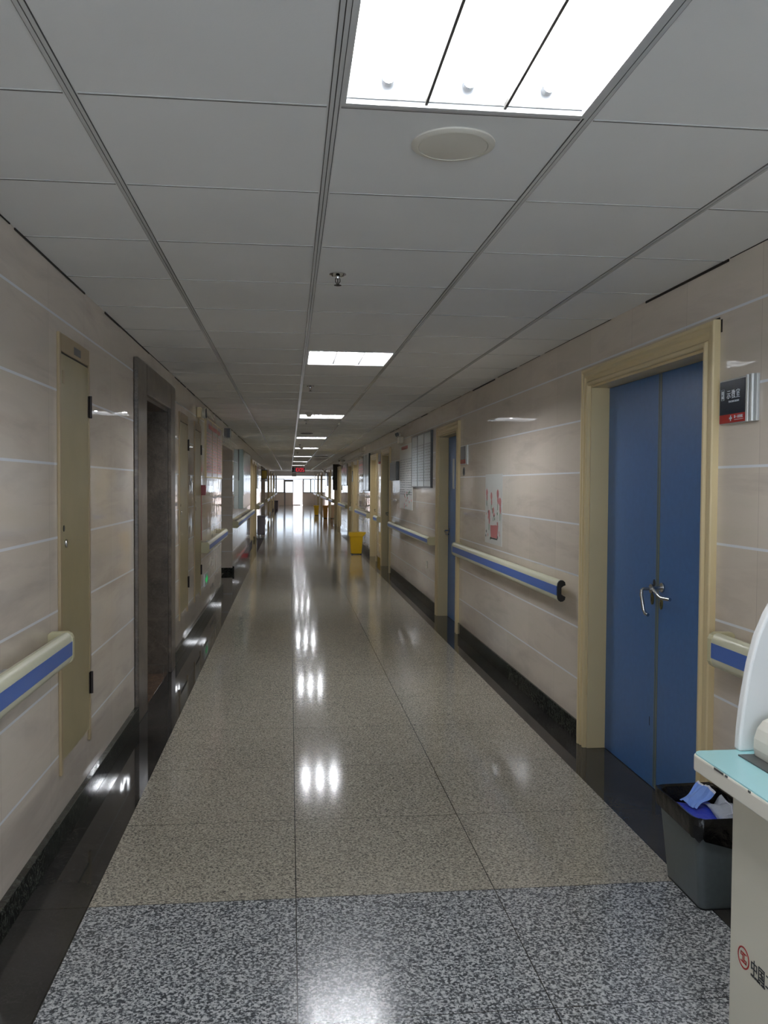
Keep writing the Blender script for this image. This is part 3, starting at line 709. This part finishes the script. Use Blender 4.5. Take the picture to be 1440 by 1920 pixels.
# twin box near the left poster
o = thing('wall_horn_speaker', 'cream box speaker high on the left wall above the framed board', 'speaker', (XL, 9.2, 2.155))
MB().box(XL, 9.05, 2.165, XL + 0.045, 9.35, 2.275).build('back_box', 'cream', parent=o, bevel=0.008)
MB().tube([(XL + 0.045, 9.2, 2.222), (XL + 0.08, 9.2, 2.222)], [0.05, 0.057], 20).build('cone_housing', 'offwhite', parent=o, smooth=True)
MB().tube([(XL + 0.0802, 9.2, 2.222), (XL + 0.087, 9.2, 2.222)], 0.05, 20).build('grille', 'blk', parent=o, smooth=True)
MB().box(XL, 9.19, 1.96, XL + 0.012, 9.21, 2.165).build('conduit', 'cream_frame', parent=o)

o = thing('fire_alarm_box', 'small dark red box on the left wall below the framed board', 'alarm box', (XL, 9.47, 1.365))
MB().box(XL, 9.42, 1.365, XL + 0.055, 9.52, 1.475).build('box', 'red', parent=o, bevel=0.006)
MB().box(XL + 0.055, 9.44, 1.385, XL + 0.058, 9.50, 1.455).build('push_plate', 'signred', parent=o)
MB().box(XL, 9.465, 0.88, XL + 0.010, 9.478, 1.365).build('conduit', 'redink', parent=o)

def board(name, side, y0, y1, z0, z1, face, label, cat, frame='alu', d=0.018, rows=None, panels=1, title=None):
    xw = XR if side > 0 else XL; s = side; X = lambda q: xw - s * q
    o = thing(name, label, cat, (xw, (y0 + y1) / 2, z0))
    MB().box(X(0), y0 + 0.01, z0 + 0.01, X(d), y1 - 0.01, z1 - 0.01).build('face_board', face, parent=o)
    if frame:
        m = MB(); t = 0.016; e = d + 0.004
        m.box(X(0), y0, z0, X(e), y0 + t, z1); m.box(X(0), y1 - t, z0, X(e), y1, z1); m.box(X(0), y0 + t, z0, X(e), y1 - t, z0 + t); m.box(X(0), y0 + t, z1 - t, X(e), y1 - t, z1)
        for k in range(1, panels):
            y = y0 + (y1 - y0) * k / panels; m.box(X(0), y - t / 2, z0 + t, X(e), y + t / 2, z1 - t)
        m.build('frame', frame, parent=o)
    if rows:
        ink, n, lo, hi = rows; m = MB(); xs = X(d + 0.0008)
        for p in range(panels):
            pa = y0 + (y1 - y0) * p / panels + 0.05; pb = y0 + (y1 - y0) * (p + 1) / panels - 0.05
            for i in range(n):
                z = z1 - (z1 - z0) * (lo + (hi - lo) * i / n)
                y = pa
                while y < pb - 0.03:
                    L = random.uniform(0.05, 0.22); q = min(pb, y + L); m.box(X(d), y, z - 0.006, xs, q, z + 0.006); y = q + random.uniform(0.015, 0.08)
        m.build('printed_lines', ink, parent=o)
    if title:
        ink, a, b_, zt, th = title; MB().box(X(d), y0 + a, z1 - zt - th, X(d + 0.0012), y0 + b_, z1 - zt).build('heading', ink, parent=o)
    return o
board('notice_board', -1, 9.86, 12.12, 1.555, 2.235, 'pinkpaper', 'large framed board with reddish print on the left wall', 'notice board', 'cream', 0.02, ('pink', 13, 0.25, 0.95), 3, ('redink', 0.3, 1.9, 0.06, 0.05))
o = thing('exit_arrow_light', 'small lit green arrow sign low on the left wall', 'exit sign', (XL, 9.98, 0.34))
MB().box(XL, 9.80, 0.335, XL + 0.012, 10.18, 0.475).build('plate', 'alu', parent=o)
MB().prism([(9.86, 0.385), (9.98, 0.385), (9.98, 0.355), (10.12, 0.405), (9.98, 0.455), (9.98, 0.425), (9.86, 0.425)], 'x', XL + 0.012, XL + 0.015).build('arrow', 'exit', parent=o)
o = thing('hanging_exit_sign', 'small grey box sign above the side passage opening on the left', 'sign', (XL, 13.4, 2.19))
m = MB(); m.box(XL, 13.35, 2.19, XL + 0.012, 13.65, 2.33, 0); m.box(XL + 0.012, 13.35, 2.19, XL + 0.045, 13.65, 2.33, 0); m.build('sign_box', ['dgrey'], parent=o)
MB().box(XL + 0.045, 13.37, 2.205, XL + 0.047, 13.63, 2.315).build('sign_face', 'acrylic', parent=o)
o = thing('wall_cabinet', 'tall grey green glass fronted cabinet on the left wall', 'cabinet', (XL, 18, 1.05))
MB().box(XL, 16.35, 1.02, XL + 0.085, 19.2, 2.13).build('body', 'greenboard', parent=o, bevel=0.004)
for k in range(3):
    y = 16.4 + k * 0.93; lf = MB().box(XL + 0.085, y, 1.28, XL + 0.092, y + 0.9, 2.1).build('glass_door', 'acrylic', parent=o)
MB().box(XL, 16.345, 1.55, XL + 0.012, 16.35, 2.13).build('edge_trim', 'screen', parent=o)
board('notice_board', -1, 25.2, 26.2, 1.35, 2.0, 'acrylic', 'small framed notice above the left handrail near the brown cabinet', 'notice board', 'alu', 0.02, ('ink', 8, 0.2, 0.9))
o = thing('yellow_sign', 'yellow square sign in a dark frame on the far side of the lobby opening', 'sign', (-1.0, 33.8, 1.72))
MB().box(-1.10, 33.77, 1.66, -0.87, 33.80, 2.03).build('sign_frame', 'screen', parent=o)
MB().box(-1.08, 33.764, 1.69, -0.89, 33.77, 2.0).build('sign_face', 'yellowsign', parent=o)
board('mirror_panel', -1, 53.5, 55.5, 1.2, 2.0, 'acrylic', 'far framed panel on the left wall near the end windows', 'notice board', 'dgrey', 0.03)

# brown cabinet on the left
o = thing('waste_cabinet', 'dark brown steel waste cabinet standing against the left wall', 'bin', (-0.8, 24.75, 0))
MB().box(-0.915, 24.62, 0.05, -0.70, 25.1, 0.56).build('body', 'brown', parent=o, bevel=0.01)
MB().box(-0.92, 24.61, 0.56, -0.69, 25.11, 0.585).build('lid', 'brown', parent=o, bevel=0.006)
for xx in (-0.87, -0.75):
    MB().box(xx - 0.03, 24.64, 0.0, xx + 0.03, 24.7, 0.05).build('foot', 'offwhite', parent=o)
o = thing('waste_cabinet', 'black waste bin by the left wall near the end windows', 'bin', (-0.80, 52, 0))
MB().box(-0.90, 51.8, 0, -0.70, 52.15, 0.46).build('body', 'brown', parent=o, bevel=0.01)
MB().box(-0.91, 51.79, 0.46, -0.69, 52.16, 0.49).build('lid', 'blk', parent=o, bevel=0.004)

# ------------------------------------------------------------------ right wall fittings
o = thing('room_sign', 'navy and red room sign on the wall right of the wide blue door', 'sign', (XR, 3.12, 1.73))
MB().box(XR - 0.012, 2.975, 1.733, XR, 3.245, 1.905).build('back_plate', 'alu', parent=o, bevel=0.002)
MB().box(XR - 0.015, 3.052, 1.770, XR - 0.012, 3.240, 1.898).build('navy_face', 'navy', parent=o)
MB().box(XR - 0.015, 3.052, 1.737, XR - 0.012, 3.240, 1.770).build('red_band', 'signred', parent=o)
for yy in (2.998, 3.028): MB().tube([(XR - 0.016, yy, 1.733), (XR - 0.016, yy, 1.905)], 0.009, 10).build('edge_bar', 'alu', parent=o, smooth=True)
ux, uy = (0, -1, 0), (0, 0, 1); xs = XR - 0.0155
text_mesh('lettering', '示教室', 0.036, (xs, 3.186, 1.832), ux, uy, 'signink', o, spacing=1.22, sx=0.86)
text_mesh('small_lettering', 'TEACHING ROOM', 0.0105, (xs, 3.172, 1.8145), ux, uy, 'signink', o, sx=0.9)
text_mesh('hospital_name', '第一人民医院', 0.0125, (xs, 3.128, 1.7535), ux, uy, 'signink', o, sx=0.85)
m = MB(); m.box(xs - 0.0006, 3.150, 1.743, xs, 3.156, 1.765); m.box(xs - 0.0006, 3.143, 1.7505, xs, 3.163, 1.7575); m.box(xs - 0.0006, 3.06, 1.746, xs, 3.125, 1.7475); m.build('red_cross_emblem', 'signink', parent=o)
m = MB(); a0, a1, b0, b1 = 3.204, 3.227, 1.826, 1.868
for q in ((a0, b0, a1, b0 + .0012), (a0, b1 - .0012, a1, b1), (a0, b0, a0 + .0012, b1), (a1 - .0012, b0, a1, b1)): m.box(xs - 0.0006, q[0], q[1], xs, q[2], q[3])
m.box(xs - .0006, 3.208, 1.832, xs, 3.2135, 1.862); m.box(xs - .0006, 3.2155, 1.832, xs, 3.223, 1.844); m.box(xs - .0006, 3.2155, 1.847, xs, 3.223, 1.862); m.build('pictogram', 'signink', parent=o)

o = thing('wall_poster', 'tall white poster with pink flowers between the two blue doors', 'poster', (XR, 7.07, 1.0))
MB().box(XR - 0.002, 6.77, 1.0, XR, 7.37, 1.585).build('sheet', 'paper', parent=o)
m = MB(); rr = random.Random(3)
def blob(yc, zc, ry, rz, mi):
    n = 11; pts = [(yc + ry * math.cos(2 * PI * k / n) * rr.uniform(.75, 1.1), zc + rz * math.sin(2 * PI * k / n) * rr.uniform(.8, 1.1)) for k in range(n)]
    m.prism(pts, 'x', XR - 0.0026, XR - 0.002, mi)
for yc, zc, k in ((7.31, 1.43, 1), (7.145, 1.40, 1), (6.92, 1.42, 1.15), (6.84, 1.355, 1.3), (7.22, 1.25, 1.2), (7.07, 1.285, .8)):
    blob(yc, zc, .035 * k, .032 * k, 0); blob(yc - .01, zc - .045 * k, .022 * k, .03 * k, 0); m.box(XR - .0025, yc - .006, zc - .115 * k, XR - .002, yc + .006, zc - .06, 1)
for k in range(22): blob(rr.uniform(6.80, 7.34), rr.uniform(1.04, 1.30), .012, .014, rr.choice((1, 1, 0, 2)))
m.prism([(7.17, 1.155), (6.89, 1.165), (6.93, 1.055), (7.15, 1.055)], 'x', XR - .0029, XR - .0026, 0)
m.box(XR - .0029, 6.92, 1.043, XR - .0026, 7.17, 1.053, 2); m.box(XR - .0029, 6.90, 1.165, XR - .0026, 6.94, 1.19, 0)
m.build('printed_picture', ['pink', 'green', 'darkink'], parent=o)

o = thing('room_sign', 'small dark and red room sign beside the narrow blue door', 'sign', (XR, 8.3, 1.69))
MB().box(XR - 0.012, 8.12, 1.69, XR, 8.44, 1.875).build('back_plate', 'alu', parent=o, bevel=0.002)
MB().box(XR - 0.014, 8.20, 1.74, XR - 0.012, 8.43, 1.868).build('dark_face', 'ink', parent=o)
MB().box(XR - 0.014, 8.20, 1.70, XR - 0.012, 8.43, 1.74).build('red_band', 'signred', parent=o)
o = thing('round_badge', 'small round dark badge on the wall below the second room sign', 'sign', (XR, 8.32, 1.58))
MB().disc_x(XR, 8.32, 1.625, 0.042, -0.004, mi=0).build('disc', 'ink', parent=o)
MB().disc_x(XR - 0.004, 8.32, 1.625, 0.028, -0.0015).build('inner_disc', 'darkink', parent=o)

board('notice_board', 1, 10.17, 11.80, 1.455, 2.145, 'acrylic', 'three panel framed notice board with fine print beside the narrow blue door', 'notice board', 'dgrey', 0.025, ('ink', 14, 0.22, 0.92), 3)
o = board('wall_poster', 1, 11.85, 13.25, 1.125, 2.09, 'paper', 'tall white poster with dark print and a dark flower sprig on the right wall', 'poster', None, 0.006, ('ink', 16, 0.24, 0.8), 2, ('redink', 0.5, 1.2, 0.03, 0.05))
m = MB(); rr = random.Random(5)
for k in range(16):
    yc, zc = rr.uniform(11.9, 12.7), rr.uniform(1.16, 1.40); n = 8
    m.prism([(yc + .03 * math.cos(2 * PI * i / n), zc + .018 * math.sin(2 * PI * i / n)) for i in range(n)], 'x', XR - 0.0075, XR - 0.006, rr.choice((0, 1, 1)))
m.build('flower_sprig', ['pink', 'green'], parent=o)
o = thing('wall_display', 'dark rectangular display panel on the right wall before the grey door', 'screen', (XR, 13.75, 1.56))
MB().box(XR - 0.05, 13.36, 1.56, XR, 14.2, 1.85).build('case', 'dgrey', parent=o, bevel=0.006)
MB().box(XR - 0.052, 13.40, 1.59, XR - 0.05, 14.16, 1.82).build('display_glass', 'screen', parent=o)
emergency_light(1, 13.0, 2.11, 'twin spot emergency light high above the white poster on the right')
emergency_light(1, 28.4, 2.12, 'twin spot emergency light before the wall planter on the right')
emergency_light(1, 42.5, 2.05, 'far twin spot emergency light on the right wall')
o = thing('wall_socket', 'small white wall socket below the handrail on the right', 'socket', (XR, 10.54, 0.47))
MB().box(XR - 0.009, 10.50, 0.465, XR, 10.585, 0.55).build('plate', 'offwhite', parent=o, bevel=0.003)
m = MB(); m.box(XR - 0.0095, 10.525, 0.49, XR - 0.009, 10.53, 0.51); m.box(XR - 0.0095, 10.55, 0.49, XR - 0.009, 10.555, 0.51); m.box(XR - 0.0095, 10.535, 0.525, XR - 0.009, 10.548, 0.535); m.build('slots', 'blk', parent=o)
o = thing('room_sign', 'small sign high between two cream door frames on the right', 'sign', (XR, 16.2, 1.9))
MB().box(XR - 0.015, 16.0, 1.88, XR, 16.4, 2.06).build('plate', 'ink', parent=o)
MB().box(XR - 0.017, 16.0, 1.88, XR - 0.015, 16.4, 1.92).build('red_band', 'signred', parent=o)
board('notice_board', 1, 18.2, 19.6, 1.35, 2.15, 'acrylic', 'glossy two panel board on the right wall above the pedal bin', 'notice board', 'screen', 0.035, None, 2)
board('notice_board', 1, 19.9, 21.2, 1.72, 2.1, 'pinkpaper', 'small board with a red heading beyond the glossy two panel board', 'notice board', None, 0.01, ('pink', 3, 0.2, 0.9), 1, ('redink', 0.2, 1.1, 0.12, 0.05))
board('notice_board', 1, 25.5, 28.2, 1.45, 2.1, 'acrylic', 'wide glossy board on the right wall before the wall planter', 'notice board', 'alu', 0.02, None, 3)
board('picture_frame', 1, 23.1, 23.35, 1.55, 1.85, 'acrylic', 'small dark picture frame between two cream frames on the right', 'picture', 'blk', 0.02)
board('notice_board', 1, 39.0, 41.0, 1.4, 2.0, 'acrylic', 'far glossy board above the long far handrail on the right', 'notice board', 'dgrey', 0.02)

# wall planter
o = thing('wall_planter', 'trailing green plant on a dark wall panel far along the right wall', 'plant', (XR, 30.85, 1.1))
MB().box(XR - 0.17, 30.80, 1.28, XR, 30.86, 2.2).build('back_panel', 'bark', parent=o)
MB().box(XR - 0.19, 30.70, 1.66, XR - 0.02, 30.80, 1.76).build('pot', 'bark', parent=o, bevel=0.01)
m = MB(); rr = random.Random(9)
for k in range(150):
    x = XR - 0.11 + rr.gauss(0, .075); y = 30.74 + rr.gauss(0, .05); z = 1.72 + rr.gauss(0, .09) - (0.25 if k % 5 == 0 else 0) * rr.random()
    x = min(x, XR - 0.02); a = rr.uniform(0, 2 * PI); t = rr.uniform(-.8, .8); L = rr.uniform(.03, .055)
    d = Vector((math.cos(a), math.sin(a), t)).normalized() * L; w = d.cross(Vector((0, 0, 1))).normalized() * L * .4
    p = Vector((x, y, z)); vs = [m.bm.verts.new(q) for q in (p, p + d * .5 + w, p + d, p + d * .5 - w)]
    for v in vs: v.co.x = min(v.co.x, XR - 0.005)
    m._f(vs)
m.build('foliage', 'leaf', parent=o)

# waste bins standing on the floor, right side
def pedal_bin(x, y, w, h, mk, label, lip=True):
    o = thing('pedal_bin', label, 'bin', (x, y, 0))
    m = MB(); n = 4; hw0, hw1 = w * 0.40, w * 0.5
    prof = [(hw0, 0.02), (hw1 * .98, h * 0.8)]
    vs = []
    for hw, z in ((hw0, 0.015), (hw1, h * .82)):
        vs.append([m.bm.verts.new((x + sx * hw, y + sy * hw * 1.1, z)) for sx, sy in ((-1, -1), (1, -1), (1, 1), (-1, 1))])
    m._f(vs[0][::-1]); m._f(vs[1])
    for k in range(4): m._f([vs[0][k], vs[0][(k + 1) % 4], vs[1][(k + 1) % 4], vs[1][k]])
    m.build('body', mk, parent=o, bevel=0.012)
    m = MB(); e = 0.05 if lip else 0.01
    m.prism([(x - hw1 - 0.02, h * .86), (x - hw1 - 0.015, h), (x + hw1 + e + 0.02, h), (x + hw1 + e, h * .93), (x + hw1 + 0.005, h * .81), (x - hw1 - 0.01, h * .81)], 'y', y - hw1 * 1.15, y + hw1 * 1.15)
    m.build('lid', mk, parent=o, bevel=0.008)
    MB().box(x - hw0 - 0.0, y - hw0 * 1.1 - 0.04, 0.0, x - hw0 + 0.03, y - hw0 * 1.1 + 0.02, 0.022).build('pedal', 'blk', parent=o)
    MB().box(x - hw0, y - hw0, 0.0, x + hw0, y + hw0, 0.018).build('base', 'blk', parent=o)
pedal_bin(1.41, 18.45, 0.27, 0.47, 'yellow', 'bright yellow pedal bin standing near the right wall')
pedal_bin(1.55, 37.9, 0.21, 0.56, 'orange', 'ochre bin, nearer of the two far bins by the right wall', False)
pedal_bin(1.26, 41.4, 0.22, 0.47, 'yellow', 'farther small yellow bin, standing beyond the ochre bin', False)

# ------------------------------------------------------------------ grey waste bin near the blue door
def rrect(cx, cy, hx, hy, r, n=6):
    pts = []
    for (sx, sy, a0) in ((1, 1, 0), (-1, 1, PI / 2), (-1, -1, PI), (1, -1, 1.5 * PI)):
        for k in range(n + 1):
            a = a0 + PI / 2 * k / n; pts.append((cx + sx * (hx - r) + r * math.cos(a), cy + sy * (hy - r) + r * math.sin(a)))
    return pts
def loft(m, rings, closed_bottom=True, closed_top=False):
    V = [[m.bm.verts.new(p) for p in r] for r in rings]; n = len(V[0])
    for a, b in zip(V, V[1:]):
        for k in range(n): m._f([a[k], a[(k + 1) % n], b[(k + 1) % n], b[k]])
    if closed_bottom: m._f(V[0][::-1])
    if closed_top: m._f(V[-1])
BX, BY = 1.528, 3.005
o = thing('waste_bin', 'dark grey rectangular waste bin standing beside the white kiosk', 'bin', (BX, BY, 0))
m = MB()
rings = [[(x, y, z) for x, y in rrect(BX, BY, hx, hy, r)] for hx, hy, r, z in ((.082, .138, .02, 0.0), (.088, .144, .025, .012), (.116, .166, .03, .315), (.122, .172, .032, .318), (.122, .172, .032, .330), (.114, .164, .03, .330), (.086, .142, .02, .02))]
loft(m, rings, True, True); m.build('shell', 'bin', parent=o, smooth=True)
MB().prism(rrect(BX, BY, .0865, .1425, .02), 'z', 0.0, 0.004).build('base_rim', 'blk', parent=o)
rr = random.Random(12)
m = MB(); rings = []; base = rrect(0, 0, 1, 1, 0.28, 9); N = len(base)
ph = [rr.uniform(0, 6.28) for _ in range(8)]
def wob(k, s): return sum(math.sin(k / N * 2 * PI * f_ + ph[f_ % 8] + s) for f_ in (3, 5, 7, 11)) / 4
for j, (hx, hy, z, a, zb) in enumerate(((.06, .11, .215, .006, .01), (.092, .14, .235, .006, .008), (.104, .155, .30, .004, .004), (.113, .164, .334, .003, .003), (.128, .178, .341, .003, .004), (.131, .181, .334, .003, .004), (.133, .183, .31, .005, .008), (.130, .180, .282, .006, .022))):
    ring = []
    for k, (u, v) in enumerate(base):
        q = wob(k, j * 1.3); near = max(0, -v) if j == 7 else 0; rightn = max(0, u) if j == 7 else 0
        ring.append((BX + u * (hx + a * q), BY + v * (hy + a * wob(k, j + 2)), z + zb * q - near * rightn * 0.06 - near * 0.02))
    rings.append(ring)
loft(m, rings, True, False)
o = m.build('bin_liner', 'bag', smooth=True); tag(o, 'crumpled black plastic bag lining the dark grey waste bin', 'bin bag')
# discarded contents
def sheet(name, p0, du, dv, nu, nv, amp, mats, label, cat, seed=1, pleat=0, thick=0.0015):
    rr = random.Random(seed); m = MB(); p0, du, dv = Vector(p0), Vector(du), Vector(dv); nrm = du.cross(dv).normalized(); V = []
    f1, f2 = rr.uniform(4, 7), rr.uniform(5, 9)
    for j in range(nv + 1):
        row = []
        for i in range(nu + 1):
            u, v = i / nu, j / nv
            d = amp * (math.sin(f1 * u + 2 * v) + math.cos(f2 * v + 3 * u)) * .5 + (0.004 * (j % 2) if pleat else 0) + 0.9 * amp * math.sin(PI * u) * math.sin(PI * v)
            row.append(m.bm.verts.new(p0 + du * u + dv * v + nrm * d))
        V.append(row)
    for j in range(nv):
        for i in range(nu):
            m.mi = 1 if (len(mats) > 1 and (i == nu - 1)) else 0
            m._f([V[j][i], V[j][i + 1], V[j + 1][i + 1], V[j + 1][i]])
    o = m.build(name, mats, smooth=not pleat); sm = o.modifiers.new('thickness', 'SOLIDIFY'); sm.thickness = thick
    return tag(o, label, cat)
mk = sheet('face_mask', (1.492, 3.005, .302), (.092, .040, .052), (-.034, .068, .012), 12, 9, .012, ['mask', 'mask_edge'], 'pale blue pleated face mask thrown on top of the waste bin', 'face mask', 2, 1)
m = MB(); m.tube([Vector((1.585, 2.976, .345)) - Vector(mk.location), Vector((1.597, 2.955, .335)) - Vector(mk.location), Vector((1.590, 2.93, .315)) - Vector(mk.location), Vector((1.575, 2.945, .305)) - Vector(mk.location)], .0016, 6)
ml = m.build('ear_loop', 'mask_edge', parent=None, world=True); ml.parent = mk
sheet('blue_wrap', (1.425, 2.895, .284), (.165, .0, .006), (-.010, .205, .008), 14, 12, .014, ['wrap'], 'crumpled dark blue wrapper lying under the face mask', 'wrapper', 4)
sheet('clear_film', (1.545, 2.875, .288), (.085, .01, .022), (.0, .20, .006), 12, 12, .020, ['film'], 'crumpled translucent plastic film at the right side of the waste bin', 'plastic film', 6)

# ------------------------------------------------------------------ self service kiosk
TZ = 0.80
K = thing('service_kiosk', 'white self service kiosk with aqua glass counter at the right edge', 'kiosk', (1.4, 1.75, 0))
m = MB(); m.box(1.14, 1.30, 0.03, 1.675, 2.105, TZ - 0.045); m.build('cabinet_body', 'kiosk', parent=K, bevel=0.006)
MB().box(1.17, 1.33, 0.0, 1.66, 2.08, 0.03).build('plinth', 'blk', parent=K)
pts = rrect(1.3625, 1.70, .3165, .452, .03, 6)
MB().prism(pts, 'z', TZ - 0.045, TZ - 0.003).build('counter_slab', 'offwhite', parent=K, bevel=0.004)
MB().prism(rrect(1.3625, 1.70, .3125, .448, .027, 6), 'z', TZ - 0.003, TZ + 0.0005).build('glass_surface', 'cyan', parent=K)
m = MB()
for a, b in ((2.02, 1.975), (1.965, 1.955), (1.86, 1.85)): m.box(1.0445, b, TZ - 0.006, 1.0462, a, TZ - 0.001)
m.build('chipped_edge', 'dgrey', parent=K)
prof = [(1.170, TZ), (1.173, .86), (1.178, .91), (1.186, .965), (1.197, 1.03), (1.215, 1.10), (1.240, 1.16), (1.272, 1.215), (1.318, 1.27), (1.38, 1.31), (1.46, 1.33), (1.57, 1.335), (1.57, TZ)]
for ya, yb in ((2.13, 2.16), (1.29, 1.32)):
    MB().prism(prof, 'y', ya, yb).build('side_fin', 'kiosk_in', parent=K, bevel=0.007, seg=3)
m = MB(); m.prism([(1.36, TZ), (1.40, 1.30), (1.46, 1.325), (1.57, 1.33), (1.57, TZ)], 'y', 1.32, 2.13); m.build('rear_housing', 'kiosk_in', parent=K)
m = MB(); m.prism([(1.372, .90), (1.396, 1.22), (1.391, 1.22), (1.366, .90)], 'y', 1.42, 2.03); m.build('touch_screen', 'screen', parent=K)
prof = [(1.188, TZ + .001), (1.183, .825), (1.184, .85), (1.192, .875), (1.207, .894), (1.228, .903), (1.30, .915), (1.37, .93), (1.37, TZ + .001)]
MB().prism(prof, 'y', 1.60, 2.088).build('console_hood', 'offwhite', parent=K, bevel=0.006, seg=3)
MB().box(1.150, 1.55, TZ, 1.30, 2.098, TZ + 0.004).build('keypad_mat', 'dgrey', parent=K)
xs = 1.1392
m = MB()
def ringp(r0, r1, yc, zc, n=36):
    for k in range(n):
        a, b = 2 * PI * k / n, 2 * PI * (k + 1) / n
        m.prism([(yc + r0 * math.cos(a), zc + r0 * math.sin(a)), (yc + r1 * math.cos(a), zc + r1 * math.sin(a)), (yc + r1 * math.cos(b), zc + r1 * math.sin(b)), (yc + r0 * math.cos(b), zc + r0 * math.sin(b))], 'x', xs, 1.1405)
EY, EZ = 2.034, .307
ringp(.0235, .0275, EY, EZ)
def eb(a, b, c_, d_): m.box(xs, EY - a, EZ + b, 1.1405, EY - c_, EZ + d_)
eb(-.014, .010, .014, .013); eb(-.014, -.013, .014, -.010); eb(-.014, .013, -.011, .003); eb(.011, -.003, .014, -.013)
eb(-.0045, .010, -.0015, -.010); eb(.0015, .010, .0045, -.010); eb(-.014, .003, -.0045, .0055); eb(.0045, -.0055, .014, -.003)
m.build('bank_emblem', 'signred', parent=K)
text_mesh('lettering', '中国工', 0.040, (xs, 2.000, .293), (0, -1, 0), (0, 0, 1), 'darkink', K, spacing=1.05, sx=0.82)
text_mesh('small_lettering', 'INDUSTRIAL AND', 0.0085, (xs, 1.998, .283), (0, -1, 0), (0, 0, 1), 'darkink', K, sx=0.95)

for ob in bpy.data.objects:
    if '_w' in ob: del ob['_w']
